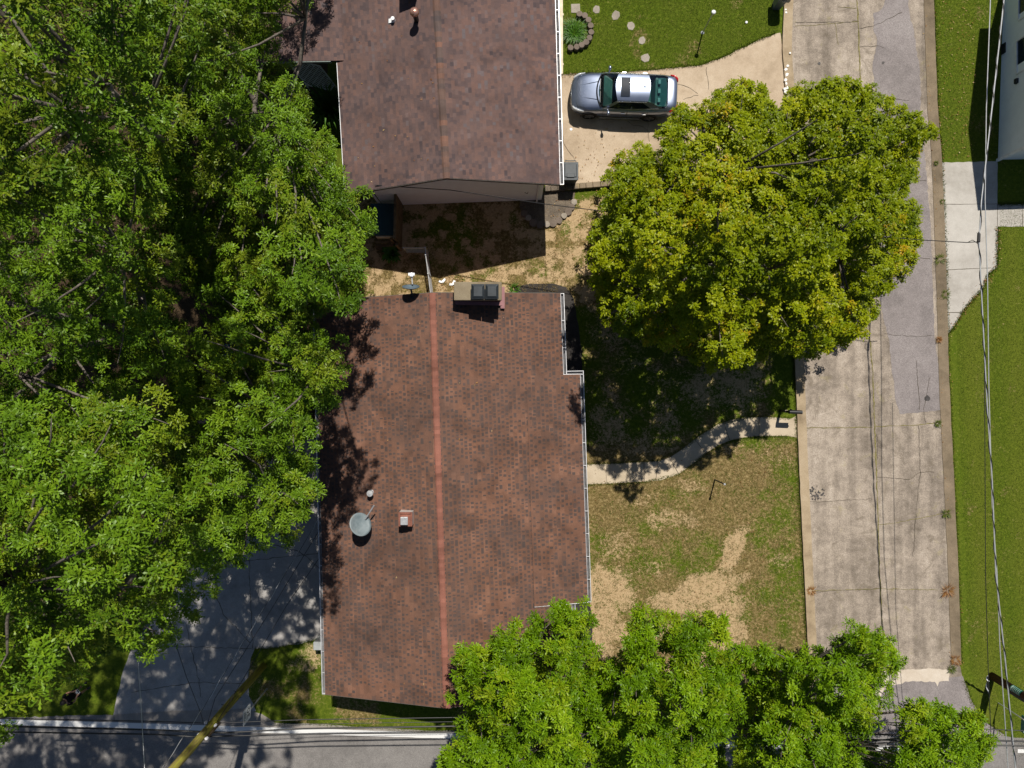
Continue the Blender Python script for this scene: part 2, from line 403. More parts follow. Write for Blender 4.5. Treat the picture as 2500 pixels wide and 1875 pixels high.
# rolled concrete kerb strips along both sides (real step)
def strip(name, line, w0, w1, z0, z1, mat, px=True, n_side=1, edge=0.012, seed=0):
    """ribbon along a pixel line, from offset w0 to w1 metres to its right"""
    P = [at(*q) for q in line]; r = random.Random(seed); pts = []
    for i in range(len(P) - 1):
        k = max(1, int((P[i + 1] - P[i]).length / 0.4))
        for j in range(k): pts.append(P[i].lerp(P[i + 1], j / k))
    pts.append(P[-1]); b = MB(); vs = []
    for i, q in enumerate(pts):
        d = (pts[min(i + 1, len(pts) - 1)] - pts[max(0, i - 1)]).normalized(); nn = Vector((d.y, -d.x, 0))
        a = q + nn * (w0 + r.uniform(-edge, edge)); c = q + nn * (w1 + r.uniform(-edge, edge))
        vs += [(a.x, a.y, 0), (a.x, a.y, z0), (c.x, c.y, z1), (c.x, c.y, 0)]
    fs = []
    for i in range(len(pts) - 1):
        for j in range(3):
            fs.append((i * 4 + j, (i + 1) * 4 + j, (i + 1) * 4 + j + 1, i * 4 + j + 1))
    b.add(vs, fs); o = b.build(name, mat)
    return o
k = strip("kerb", L_EDGE, -0.42, 0.02, 0.028, 0.10, M_GUTTER, seed=3); k["kind"] = "structure"
k = strip("kerb", [(x + 1, y) for x, y in R_EDGE], -0.02, 0.40, 0.10, 0.026, M_GUTTER_DIRTY, seed=4); k["kind"] = "structure"

# asphalt overlays
sheet("road_patch", pxpoly([(2158, -240), (2160, 0), (2158, 12), (2146, 28), (2132, 32), (2133, 78), (2141, 96), (2137, 120), (2130, 165), (2140, 230), (2140, 330), (2143, 450), (2147, 600), (2146, 722), (2153, 760), (2168, 822), (2176, 890), (2179, 920), (2188, 985), (2196, 1011), (2240, 1008), (2296, 1001), (2297, 930), (2283, 834), (2278, 716), (2272, 568), (2263, 443), (2249, 295), (2246, 177), (2231, 74), (2222, 42), (2217, 15), (2214, -240)]), Z2, M_PATCH, edge=0.035, step=0.14, seed=5)
STREET = [(-700, 1742), (0, 1752), (300, 1744), (420, 1752), (560, 1758), (671, 1766), (773, 1767), (845, 1773), (950, 1778), (1035, 1784), (1165, 1785), (1400, 1788), (1700, 1790), (1940, 1792), (2060, 1786), (2400, 1790), (2470, 1800), (3300, 1830), (3300, 3200), (-700, 3200)]
sheet("street", pxpoly(STREET), Z2, M_ASPHALT, edge=0.035, step=0.2, seed=6)
sheet("street_shoulder", pxpoly([(281, 1744), (420, 1735), (605, 1731), (640, 1743), (671, 1764), (773, 1766), (845, 1772), (950, 1777), (1035, 1783), (1165, 1784), (1165, 1789), (1035, 1788), (845, 1783), (671, 1776), (420, 1764), (281, 1757)]), Z3, M_SHOULDER, edge=0.02, seed=7)
# apron of the side street
sheet("street_apron", pxpoly([(1990, 1668), (2163, 1663), (2324, 1653), (2350, 1650), (2372, 1712), (2404, 1762), (2452, 1794), (2440, 1800), (2160, 1792), (1980, 1790)]), Z3, M_PATCH, edge=0.02, seed=8)
sheet("street_apron", pxpoly([(2120, 1640), (2163, 1637), (2260, 1632), (2319, 1634), (2316, 1662), (2292, 1664), (2288, 1676), (2282, 1664), (2210, 1663), (2200, 1670), (2164, 1674), (2150, 1700), (2120, 1690)]), Z4, M_CREAM, edge=0.03, step=0.12, seed=9)
# white edge line of the street
def line_strip(name, pts, wid, z, mat, edge=0.008, seed=0):
    P = [at(*q) for q in pts]; a = []; b = []
    r = random.Random(seed)
    for i, q in enumerate(P):
        d = (P[min(i + 1, len(P) - 1)] - P[max(0, i - 1)]).normalized(); nn = Vector((-d.y, d.x, 0))
        a.append(q + nn * wid / 2); b.append(q - nn * wid / 2)
    return sheet(name, [(q.x, q.y) for q in a] + [(q.x, q.y) for q in b[::-1]], z, mat, edge=edge, step=0.3, seed=seed)
line_strip("road_line", [(-400, 1752), (0, 1762), (300, 1770), (602, 1780), (850, 1788), (1066, 1795), (1400, 1806), (1768, 1817), (2180, 1826), (2236, 1827)], 0.25, Z4, M_PAINT, seed=10)
line_strip("road_line", [(2484, 1833), (2700, 1838), (3100, 1846)], 0.17, Z4, M_PAINT, seed=11)

# driveway of the far house, walk, grey driveway under the oaks, right-hand walk
sheet("driveway", pxpoly([(1340, 183), (1365, 182), (1427, 180), (1521, 177), (1616, 169), (1711, 160), (1768, 139), (1838, 105), (1895, 82), (1905, 80), (1911, 120), (1918, 230), (1926, 420), (1860, 440), (1700, 446), (1500, 448), (1385, 460), (1330, 462)]), Z2, M_DRIVE, edge=0.03, seed=12)
sheet("path", pxpoly([(1390, 1137), (1427, 1135), (1531, 1130), (1606, 1126), (1639, 1115), (1669, 1094), (1712, 1061), (1751, 1037), (1790, 1024), (1832, 1019), (1886, 1019), (1932, 1022), (1943, 1016), (1946, 1068), (1922, 1064), (1850, 1065), (1814, 1068), (1781, 1076), (1751, 1088), (1724, 1106), (1690, 1133), (1657, 1157), (1615, 1172), (1573, 1176), (1428, 1183), (1390, 1184)]), Z1, M_WALK, edge=0.012, seed=13)
sheet("driveway", pxpoly([(275, 1750), (300, 1640), (330, 1560), (420, 1450), (500, 1300), (540, 1150), (620, 1080), (800, 1070), (800, 1555), (740, 1570), (680, 1580), (622, 1584), (612, 1607), (606, 1650), (608, 1700), (625, 1736), (420, 1750)]), Z1, M_GREYDRIVE, edge=0.03, seed=14)
sheet("path", pxpoly([(2295, 397), (2435, 394), (2435, 499), (2640, 497), (2640, 553), (2437, 553), (2434, 652), (2411, 671), (2402, 700), (2352, 757), (2330, 795), (2311, 818), (2309, 763), (2306, 657), (2300, 499)]), Z1, M_PALE, edge=0.015, seed=15)
# beds
sheet("mulch_bed", pxpoly([(1255, 700), (1290, 693), (1350, 692), (1385, 702), (1401, 730), (1412, 790), (1420, 850), (1421, 905), (1416, 925), (1330, 925), (1330, 760), (1255, 760)]), Z1, M_MULCH, edge=0.03, seed=16)
sheet("mulch_bed", pxpoly([(1380, 1470), (1440, 1470), (1446, 1510), (1446, 1560), (1438, 1578), (1380, 1580)]), Z1, M_MULCH, edge=0.02, seed=17)
sheet("gravel_bed", pxpoly([(1325, 468), (1405, 466), (1398, 505), (1385, 530), (1360, 548), (1330, 553), (1300, 545), (1278, 528), (1268, 505), (1270, 488), (1322, 487)]), Z1, M_GRAVELBED, edge=0.03, seed=18)

# joints and cracks
def cracks(name, lines, wid, z, mat, wig=0.03, seed=0):
    r = random.Random(seed); b = MB()
    for ln in lines:
        wd = wid * (ln[0] if not isinstance(ln[0], tuple) else 1.0); pts = ln[1:] if not isinstance(ln[0], tuple) else ln
        P = [at(*q) for q in pts]; Q = []
        for i in range(len(P) - 1):
            kk = max(1, int((P[i + 1] - P[i]).length / 0.16))
            for j in range(kk): Q.append(P[i].lerp(P[i + 1], j / kk))
        Q.append(P[-1])
        Q = [q + Vector((r.uniform(-wig, wig), r.uniform(-wig, wig), 0)) for q in Q]
        vs = []
        for i, q in enumerate(Q):
            d = (Q[min(i + 1, len(Q) - 1)] - Q[max(0, i - 1)]).normalized(); nn = Vector((-d.y, d.x, 0)) * wd * r.uniform(0.35, 1.0) / 2
            vs += [(q.x + nn.x, q.y + nn.y, z), (q.x - nn.x, q.y - nn.y, z)]
        b.add(vs, [(2 * i, 2 * i + 1, 2 * i + 3, 2 * i + 2) for i in range(len(Q) - 1)])
    o = b.build(name, mat); o["kind"] = "structure"; return o
CJ = [(2090, -200), (2092, 0), (2104, 260), (2114, 560), (2122, 813), (2130, 900), (2144, 1277), (2147, 1400), (2160, 1639)]
cracks("road_joint", [[1.6] + CJ, [1.0, (1944, 1043), (2000, 1045), (2128, 1043)], [1.0, (2135, 1042), (2240, 1037), (2300, 1031)], [0.8, (1962, 1443), (2060, 1440), (2148, 1437), (2290, 1440)],
    [0.8, (2144, 1281), (2180, 1278), (2230, 1268), (2280, 1258), (2305, 1252)], [0.6, (1940, 64), (1990, 62), (2095, 52)], [0.6, (2045, 18), (2090, 20)], [0.5, (2038, 55), (2042, 80), (2046, 110)], [0.6, (2010, 205), (2050, 190), (2070, 186)]], 0.042, Z3, M_MOSS, 0.02, 20)
cracks("road_crack", [[(2140, 1165), (2200, 1167), (2220, 1171), (2245, 1152), (2280, 1153)], [(2242, 1040), (2244, 1074), (2246, 1160), (2240, 1200), (2236, 1260), (2228, 1360)], [(1965, 1225), (2050, 1222), (2130, 1218)], [(1940, 55), (2000, 56), (2095, 52)],
    [(2098, 70), (2140, 60), (2200, 30)], [(2100, 115), (2145, 112), (2160, 118)], [(2255, 1003), (2260, 1032)], [(2076, 815), (2120, 813)], [(1950, 1448), (2080, 1440), (2146, 1437)], [(2235, 580), (2238, 630), (2270, 632)], [(2225, 440), (2262, 442)], [(2160, 815), (2240, 822), (2280, 818)], [(2270, 920), (2255, 1000)], [(2140, 1060), (2142, 1120)],
    [(2160, 240), (2220, 246)], [(2236, 880), (2245, 1000)], [(2170, 1735), (2200, 1745), (2230, 1760)]], 0.020, Z4, M_CRACK, 0.03, 21)
cracks("driveway_crack", [[(1724, 163), (1727, 190), (1729, 220)], [(1651, 206), (1685, 215), (1702, 230)], [(1582, 318), (1584, 345)], [(1532, 296), (1545, 307), (1570, 309), (1580, 320), (1582, 296)], [(1372, 325), (1380, 360), (1400, 385), (1402, 392)], [(1668, 243), (1705, 232)],
    [1.4, (1909, 82), (1912, 130), (1915, 175)], [0.6, (1368, 300), (1374, 340)]], 0.022, Z4, M_CRACK, 0.03, 22)
cracks("path_joint", [[(1765, 1028), (1782, 1075)], [(1696, 1072), (1722, 1106)], [(1634, 1116), (1657, 1157)], [(1606, 1128), (1601, 1172)], [(1572, 1130), (1573, 1175)], [(1853, 1020), (1853, 1065)], [0.7, (1480, 1133), (1480, 1180)],
    [(2300, 499), (2435, 498)], [(2306, 659), (2420, 654)], [(2311, 763), (2350, 763)], [(2435, 499), (2435, 553)], [0.8, (2496, 498), (2496, 553)]], 0.03, Z2, M_CRACK, 0.006, 23)
cracks("driveway_joint", [[(330, 1577), (470, 1579), (620, 1584)], [(608, 1340), (612, 1480), (618, 1584)], [(520, 1430), (545, 1500), (575, 1530), (610, 1570)], [(515, 1428), (490, 1450)], [(430, 1560), (400, 1590), (330, 1608)], [(455, 1525), (485, 1660), (490, 1700)], [(560, 1375), (690, 1360), (790, 1350)], [(670, 1330), (730, 1346), (785, 1390)], [(600, 1670), (480, 1665), (320, 1690)]], 0.03, Z2, M_CRACK, 0.03, 24)
# old oil stains in the street
M_STAIN = simple("oil_stain", (0.055, 0.05, 0.048), 0.6, 0.3, var=0.4, scale=14)
rs = random.Random(5)
for (cx, cy, r0) in ((2263, 972, 7), (2156, 153, 3.5), (2000, 155, 4)):
    sheet("oil_stain", pxpoly([(cx + r0 * rs.uniform(.7, 1.2) * math.cos(a * .52), cy + r0 * rs.uniform(.7, 1.2) * math.sin(a * .52)) for a in range(12)]), Z4, M_STAIN, edge=0.01, step=0.05, seed=int(cx))
b = MB()
for i in range(46):
    a = rs.gauss(1990, 10), rs.gauss(1206, 9); q = at(*a); r0 = rs.uniform(.015, .06)
    b.add([(q.x + r0 * math.cos(j * 1.05) * rs.uniform(.6, 1.3), q.y + r0 * math.sin(j * 1.05) * rs.uniform(.6, 1.3), Z4 + i * 1e-5) for j in range(6)], [tuple(range(6))])
o = b.build("oil_stain", M_STAIN); o["kind"] = "structure"
# ------------------------------------------------------------------ houses
def roof_mat(name, stops, speck=0.55, stain=0.35, stain_col=(0.06, 0.045, 0.042), streak=(1.0, 0.25, 1.0), blotch=0.5):
    m = MT(name); p = m.pos()
    t = m.attr("tint")
    gr = m.noise(p, 90, 2, 0.7); bigv = m.noise(p, 0.55, 5, 0.6, 0.3)
    mp = m.n("ShaderNodeMapping", i_Vector=p); mp.inputs["Scale"].default_value = streak
    sk = m.noise(mp.outputs[0], 1.4, 5, 0.65)
    c = m.ramp(m.math('ADD', t, m.math('MULTIPLY', m.math('SUBTRACT', gr, 0.5), 0.35)), stops)
    c = m.mix(m.math('MULTIPLY', m.ramp(m.math('ADD', m.math('MULTIPLY', bigv, 0.6), m.math('MULTIPLY', sk, 0.4)), [(0.42, 0.0), (0.66, 1.0)]), stain), c, stain_col)
    bl = m.noise(p, 0.75, 6, 0.62, 1.2)
    c = m.mix(blotch, c, m.ramp(bl, [(0.33, 0.50), (0.47, 0.95), (0.60, 1.25), (0.7, 1.4)]), 'MULTIPLY')
    c = m.mix(speck, c, m.ramp(gr, [(0.3, 0.45), (0.5, 0.95), (0.7, 1.5)]), 'MULTIPLY')
    return m.surf(c, 0.95, 0.12, 0, m.bump(gr, 0.35, 0.008))

M_ROOF_A = roof_mat("weathered_plum_shingles", [(0.0, (0.064, 0.049, 0.052)), (0.3, (0.098, 0.068, 0.066)), (0.5, (0.120, 0.078, 0.071)), (0.75, (0.146, 0.087, 0.073)), (1.0, (0.116, 0.097, 0.102))], 0.4, 0.5, (0.085, 0.062, 0.060), (0.35, 1.2, 1.0), 0.38)
M_ROOF_B = roof_mat("red_brown_shingles", [(0.0, (0.072, 0.054, 0.049)), (0.35, (0.098, 0.065, 0.056)), (0.48, (0.132, 0.072, 0.051)), (0.8, (0.168, 0.086, 0.058)), (1.0, (0.200, 0.104, 0.070))], 0.45, 0.6, (0.058, 0.046, 0.043), (0.8, 0.8, 1.0))
M_CAP_A = roof_mat("ridge_cap_shingles", [(0.0, (0.085, 0.068, 0.067)), (0.4, (0.115, 0.080, 0.070)), (0.8, (0.145, 0.086, 0.068)), (1.0, (0.185, 0.100, 0.074))], 0.4, 0.15)
M_CAP_B = roof_mat("red_ridge_cap_shingles", [(0.0, (0.195, 0.085, 0.062)), (1.0, (0.27, 0.115, 0.084))], 0.4, 0.1)
def siding(name, col, step=0.15, axis=2, depth=0.5):
    m = MT(name); p = m.pos(); s = m.n("ShaderNodeSeparateXYZ", i_Vector=p).outputs[axis]
    fr = m.math('FRACT', m.math('MULTIPLY', s, 1.0 / step))
    g = m.ramp(fr, [(0.0, 0.25), (0.10, 1.0), (1.0, 0.80)])
    n = m.noise(p, 3.0, 5)
    c = m.ramp(n, [(0.3, tuple(v * 0.92 for v in col)), (0.7, col)])
    return m.surf(c, 0.55, 0.3, 0, m.bump(g, depth * 0.3, 0.02))
M_SIDING = siding("white_lap_siding", (0.88, 0.91, 0.94), 0.2)
M_SIDING_B = siding("pale_blue_white_siding", (0.80, 0.86, 0.90), 0.11, 2, 1.6)
M_BRICK = MT("red_brown_brick")
_p = M_BRICK.obj(); _b = M_BRICK.n("ShaderNodeTexBrick", i_Vector=_p, i_Scale=4.0); _b.inputs["Color1"].default_value = (0.13, 0.05, 0.035, 1); _b.inputs["Color2"].default_value = (0.19, 0.08, 0.055, 1); _b.inputs["Mortar"].default_value = (0.25, 0.22, 0.19, 1)
M_BRICK = M_BRICK.surf(_b.outputs[0], 0.9, 0.2)
M_TRIM = simple("white_trim_paint", (0.74, 0.76, 0.78), 0.45, 0.4, var=0.12, scale=4)
M_GUTTERM = simple("weathered_aluminium_gutter", (0.62, 0.62, 0.64), 0.4, 0.5, 0.25, var=0.25, scale=8)
M_DARKSLOT = simple("gutter_painted_shade", (0.10, 0.10, 0.105), 0.8, 0.2, var=0.4, scale=6)
M_FASCIA = simple("grey_green_fascia", (0.20, 0.24, 0.23), 0.6)
M_SOFFIT = simple("dark_soffit", (0.10, 0.09, 0.08), 0.8)
M_BLACK = simple("black_metal", (0.018, 0.019, 0.021), 0.4, 0.5, 0.3)
M_DGREY = simple("dark_grey_metal", (0.022, 0.028, 0.034), 0.5, 0.5, 0.4, var=0.25)
M_STEEL = simple("galvanised_steel", (0.50, 0.51, 0.52), 0.4, 0.5, 0.55, var=0.2, scale=12)
M_COPPER = simple("copper_cap", (0.62, 0.33, 0.25), 0.28, 0.6, 0.75, var=0.35, scale=9)
M_CEMENT = concrete("chimney_cement", [(0.33, (0.11, 0.088, 0.058)), (0.5, (0.20, 0.162, 0.108)), (0.7, (0.28, 0.235, 0.165))], 0.8)
M_FLASH = simple("painted_flashing", (0.23, 0.10, 0.105), 0.5, 0.4)
M_GLASS_DARK = simple("dark_window_glass", (0.012, 0.02, 0.035), 0.08, 0.6)
M_WOOD = simple("weathered_plank_wood", (0.15, 0.105, 0.058), 0.85, 0.2, var=0.4, scale=5)
M_WOODPALE = simple("cream_painted_wood", (0.62, 0.54, 0.40), 0.7, 0.3, var=0.18, scale=5)
M_TEAL = simple("teal_deck_paint", (0.030, 0.075, 0.095), 0.6, 0.3, var=0.2)

def shingles(name, R0, R1, E0, E1, mat, parent, course=0.17, tab=(0.12, 0.22), style="mixed", seed=0, patch_amp=0.2):
    """courses of separate overlapping tabs over a sloping quad (ridge R0-R1, eave E0-E1)"""
    r = random.Random(seed); R0, R1, E0, E1 = map(Vector, (R0, R1, E0, E1))
    nrm = (R1 - R0).cross(E0 - R0).normalized()
    if nrm.z < 0: nrm = -nrm
    L = (R1 - R0).length; W = ((E0 - R0).length + (E1 - R1).length) / 2
    rows = max(1, int(round(W / course))); b = MB()
    def P(u, v): return (R0.lerp(R1, u)).lerp(E0.lerp(E1, u), v)
    b.quad(P(0, 0), P(1, 0), P(1, 1), P(0, 1), 0.3)
    if (P(1, 0) - P(0, 0)).cross(P(0, 1) - P(0, 0)).z < 0: b.f[0] = tuple(reversed(b.f[0]))
    ng = np.array([[(P(a / 60, q / 30).x, P(a / 60, q / 30).y) for q in range(31)] for a in range(61)])
    NG = fbm(ng[..., 0] * 0.9 + 31.3, ng[..., 1] * 0.9 + 17.7, seed, 3) - 0.5
    NZ = lambda u, v: float(NG[min(60, int(u * 60)), min(30, int(v * 30))])
    def slabtab(u, u2, v0, v1, lo, hi, t):
        a0 = P(u, v0) + nrm * lo; a1 = P(u2, v0) + nrm * lo; e1 = P(u2, v1) + nrm * hi; e0 = P(u, v1) + nrm * hi
        f0 = P(u, v1) + nrm * 0.001; f1 = P(u2, v1) + nrm * 0.001; g0 = P(u, v0); g1 = P(u2, v0)
        fs = [(0, 1, 2, 3), (3, 2, 5, 4), (0, 3, 4, 6), (1, 7, 5, 2)]
        if (a1 - a0).cross(e0 - a0).dot(nrm) < 0: fs = [tuple(reversed(f)) for f in fs]
        b.add([a0, a1, e1, e0, f0, f1, g0, g1], fs, max(0, min(1, t)))
    for i in range(rows):
        v0 = max(0.0, (i - 0.10) / rows); v1 = min(1.0, (i + 1.0 + r.uniform(-0.03, 0.03)) / rows); u = 0.0; k = r.randrange(2)
        bulge = r.uniform(-0.002, 0.002)
        while u < 1.0:
            if style == "cut": wdt = r.uniform(0.25, 0.5)
            else: wdt = r.uniform(*tab)
            u2 = min(1.0, u + wdt / L)
            if L * (1 - u2) < 0.05: u2 = 1.0
            nz = NZ(u, i / rows)
            if style == "cut": t = min(1, max(0.42, r.gauss(0.68, 0.13) - nz * patch_amp))
            else: t = min(1, max(0, r.gauss(0.5, 0.20) - nz * patch_amp))
            slabtab(u, u2, v0, v1, 0.003, 0.014 + r.uniform(-0.002, 0.003) + bulge, t)
            u = u2; k += 1
        if style == "cut":
            u = r.uniform(0, 0.16) / L
            while u < 1.0 - 0.12 / L:
                wdt = r.uniform(0.045, 0.115); nz = NZ(u, i / rows)
                if r.random() > 0.18 - nz * 1.2:
                    va = v0 + (v1 - v0) * r.uniform(0.30, 0.5); vb = v0 + (v1 - v0) * 0.97
                    if r.random() < 0.10 + max(0, nz) * 0.9: wdt *= 2.0
                    u2 = min(0.9995, u + wdt / L); slabtab(u, u2, va, vb, 0.011, 0.0185, r.uniform(0.0, 0.36))
                u += wdt / L + r.uniform(0.04, 0.15) / L
    return b.build(name, mat, parent)

def ridge_caps(name, A, B, mat, parent, width=0.34, drop=0.075, step=0.2, seed=0):
    r = random.Random(seed); A = Vector(A); B = Vector(B); d = (B - A); L = d.length; d.normalize()
    s = d.cross(Vector((0, 0, 1))).normalized(); b = MB(); n = int(L / step)
    for i in range(n):
        p0 = A + d * (L * i / n); p1 = A + d * (L * (i + 1.12) / n); w = width / 2 * r.uniform(0.96, 1.04); t = min(1, max(0, r.gauss(0.5, 0.3)))
        vs = []
        for p, z in ((p0, 0.034), (p1, 0.022)):
            for q, dz in ((-1, -drop), (-0.45, -0.012), (0, 0.0), (0.45, -0.012), (1, -drop)):
                vs.append(p + s * (w * q) + Vector((0, 0, z + dz)))
        vs += [Vector(v) - Vector((0, 0, 0.016)) for v in vs[:5]]
        fs = [(j, j + 1, j + 6, j + 5) for j in range(4)] + [(10 + j, 11 + j, j + 1, j) for j in range(4)]
        b.add(vs, fs, t)
    return b.build(name, mat, parent)

def gutter(name, A, B, outdir, parent, wid=0.14, mat=None):
    """open trough: back lip, floor, front lip, hangers"""
    A = Vector(A); B = Vector(B); o = Vector(outdir).normalized(); b = MB(); z = Vector((0, 0, 1))
    up = (B - A).normalized()
    b.bar(A + o * wid, B + o * wid, 0.024, 0.12, up=(0, 0, 1))
    b.bar(A + o * 0.010, B + o * 0.010, 0.018, 0.11, up=(0, 0, 1))
    b.bar(A + o * wid * 0.5 - z * 0.055, B + o * wid * 0.5 - z * 0.055, wid - 0.04, 0.01)
    L = (B - A).length; n = max(1, int(L / 0.85))
    for i in range(n + 1):
        q = A + up * min(L - 0.01, max(0.01, L * i / n))
        b.bar(q + o * 0.0 + z * 0.05, q + o * wid + z * 0.055, 0.022, 0.012)
    for q in (A, B): b.bar(q + o * 0.004, q + o * (wid + 0.008), 0.012, 0.118)
    g = b.build(name, mat or M_GUTTERM, parent)
    l = MB(); l.bar(A + o * wid * 0.5 - z * 0.047, B + o * wid * 0.5 - z * 0.047, wid - 0.05, 0.004)  # dark strip over the floor, painting the shade inside the trough
    q = l.build("gutter_shade_strip", M_DARKSLOT, g)
    return g

def slab_under(name, corners, mat, parent, th=0.14):
    """closed deck and soffit below the shingles"""
    b = MB(); c = [Vector(q) for q in corners]; n = len(c); dz = Vector((0, 0, th)); e = Vector((0, 0, 0.045))
    top = [q - e for q in c]; bot = [q - dz for q in c]
    fs = [tuple(range(n)), tuple(reversed(range(n, 2 * n)))] + [((i + 1) % n, i, n + i, n + (i + 1) % n) for i in range(n)]
    b.add(top + bot, fs); return b.build(name, mat, parent)

def wall_prism(name, pts_top, mat, parent, base=0.0):
    """wall ring from ground to the given tops: list of (x, y, ztop)"""
    b = MB(); n = len(pts_top)
    for i in range(n):
        p = pts_top[i]; q = pts_top[(i + 1) % n]
        b.quad((p[0], p[1], base), (q[0], q[1], base), (q[0], q[1], q[2]), (p[0], p[1], p[2]))
    return b.build(name, mat, parent)

ZE, ZR = 3.6, 4.95
# ---------- near house (red brown roof)
hb = thing("house", "house with the red brown shingle roof and grey oval dish in the middle", "house", at(1110, 1200))
R0, R1 = at(1055, 715, ZR), at(1090, 1729, ZR)
W0, W1 = at(771, 735, ZE), at(794, 1695, ZE)
E0, E1 = at(1368, 716, ZE), at(1403, 1686, ZE)
def eastR(u, v): return R0.lerp(R1, u).lerp(E0.lerp(E1, u), v)
def westR(u, v): return R0.lerp(R1, u).lerp(W0.lerp(W1, u), v)
rB = shingles("roof", R0, R1, W0, W1, M_ROOF_B, hb, 0.17, style="cut", seed=3)
rB2 = shingles("roof", R0, R1, E0, E1, M_ROOF_B, hb, 0.17, style="cut", seed=4)
pn0, pn1 = eastR(0.205, 0.70) + Vector((0, 0, 0.02)), eastR(0.778, 0.70) + Vector((0, 0, 0.05))
po0, po1 = at(1416, 914, 3.55), at(1435, 1470, 3.55)
rP = shingles("porch_roof", pn0, pn1, po0, po1, M_ROOF_B, hb, 0.17, style="cut", seed=5)
slab_under("roof_deck", [R0, W0, W1, R1], M_SOFFIT, hb); slab_under("roof_deck", [R1, E1, E0, R0], M_SOFFIT, hb)
slab_under("porch_roof_deck", [pn1, po1, po0, pn0], M_SOFFIT, hb, 0.075)
ridge_caps("ridge_cap", R0, R1, M_CAP_B, hb, 0.36, 0.09, 0.15, 2)
dn = Vector((0, 0, -0.07))
for A, B in ((R0, W0), (R0, E0), (R1, W1), (R1, E1)):
    b = MB(); o = Vector((0, 0.012 if A is R0 else -0.012, -0.08)); b.bar(A + o, B + o, 0.022, 0.15); b.build("fascia", M_SOFFIT, hb)
b = MB(); b.bar(W0 + dn + Vector((0.02, 0, 0)), W1 + dn + Vector((0.02, 0, 0)), 0.02, 0.14); b.build("fascia", M_TRIM, hb)
b = MB(); b.bar(po1 + Vector((0, -0.012, -0.03)), pn1 + Vector((0, -0.012, -0.05)), 0.024, 0.07); b.build("fascia", M_TRIM, hb)
ex = Vector((1, 0, 0)); wx = Vector((-1, 0, 0))
gutter("gutter", W0.lerp(W1, 0.02) + dn, W1 + dn, wx, hb, 0.12)
gutter("gutter", E0 + dn, E0.lerp(E1, 0.205) + dn, ex, hb)
gutter("gutter", po0 + dn, po1 + dn, ex, hb)
gutter("gutter", E0.lerp(E1, 0.205) + dn + Vector((0.12, 0, 0.02)), po0 + dn + Vector((0.14, 0, 0.02)), Vector((0, 1, 0)), hb)
gutter("gutter", E0.lerp(E1, 0.782) + dn, E1 + dn, ex, hb)
for q, z1 in ((W1, 3.4), (E0, 3.4)):
    b = MB(); b.bar((q.x * 0.985, q.y - 0.35 if q is E0 else q.y + 0.4, 0.05), (q.x * 0.985, q.y - 0.35 if q is E0 else q.y + 0.4, z1), 0.08, 0.06); b.build("downspout", M_TRIM, hb)
def inset(p, dx, dy, z): return (p.x + dx, p.y + dy, z)
zt = ZE - 0.12 + 0.12
wl = [inset(W0, .5, -.3, 3.58), inset(R0, 0, -.3, 4.82), inset(E0, -.5, -.3, 3.58), inset(E1, -.5, .3, 3.58), inset(R1, 0, .3, 4.82), inset(W1, .5, .3, 3.58)]
wall_prism("wall", wl[::-1], M_BRICK, hb)
# windows and front door below the eaves
def window(parent, c, wdt, hgt, axis, mat_frame=None, out=1.0, name="window"):
    """frame with a pane; axis 'x' = wall facing +-x, 'y' = wall facing +-y"""
    c = Vector(c); b = MB(); a = Vector((0, 1, 0)) if axis == 'x' else Vector((1, 0, 0)); nn = (Vector((1, 0, 0)) if axis == 'x' else Vector((0, 1, 0))) * out
    z = Vector((0, 0, 1)); t = 0.07
    for s in (-1, 1):
        b.bar(c + a * (s * wdt / 2) - z * hgt / 2 + nn * .03, c + a * (s * wdt / 2) + z * hgt / 2 + nn * .03, t, 0.06, up=a)
        b.bar(c + a * (-wdt / 2) + z * (s * hgt / 2) + nn * .03, c + a * (wdt / 2) + z * (s * hgt / 2) + nn * .03, 0.06, t)
    b.bar(c + a * (-wdt / 2 + .035) + nn * .02, c + a * (wdt / 2 - .035) + nn * .02, 0.04, 0.05)
    f = b.build(name, mat_frame or M_TRIM, parent)
    g = MB(); q = nn * 0.012
    vs = [c - a * wdt / 2 - z * hgt / 2 + q, c + a * wdt / 2 - z * hgt / 2 + q, c + a * wdt / 2 + z * hgt / 2 + q, c - a * wdt / 2 + z * hgt / 2 + q]
    if (vs[1] - vs[0]).cross(vs[3] - vs[0]).dot(nn) < 0: vs = vs[::-1]
    g.quad(*vs); g.build("pane", M_GLASS_DARK, f)
    return f
xe = (E0.x + E1.x) / 2 - 0.5 + 0.03
for yy in (2.0, -6.5, -9.5): window(hb, (xe, yy, 1.9), 1.5, 1.2, 'x', out=1)
b = MB(); b.box((xe + 0.02, -2.6, 1.2), (0.06, 0.95, 2.1)); dd = b.build("door", simple("dark_red_door", (0.12, 0.02, 0.02), 0.4), hb)
b = MB(); b.lathe([(0.0, 0.0), (0.03, 0.0), (0.03, 0.05), (0.0, 0.06)], (xe + 0.06, -2.25, 1.15), 10, Matrix.Rotation(PI / 2, 3, 'Y')); b.build("handle", M_STEEL, dd)
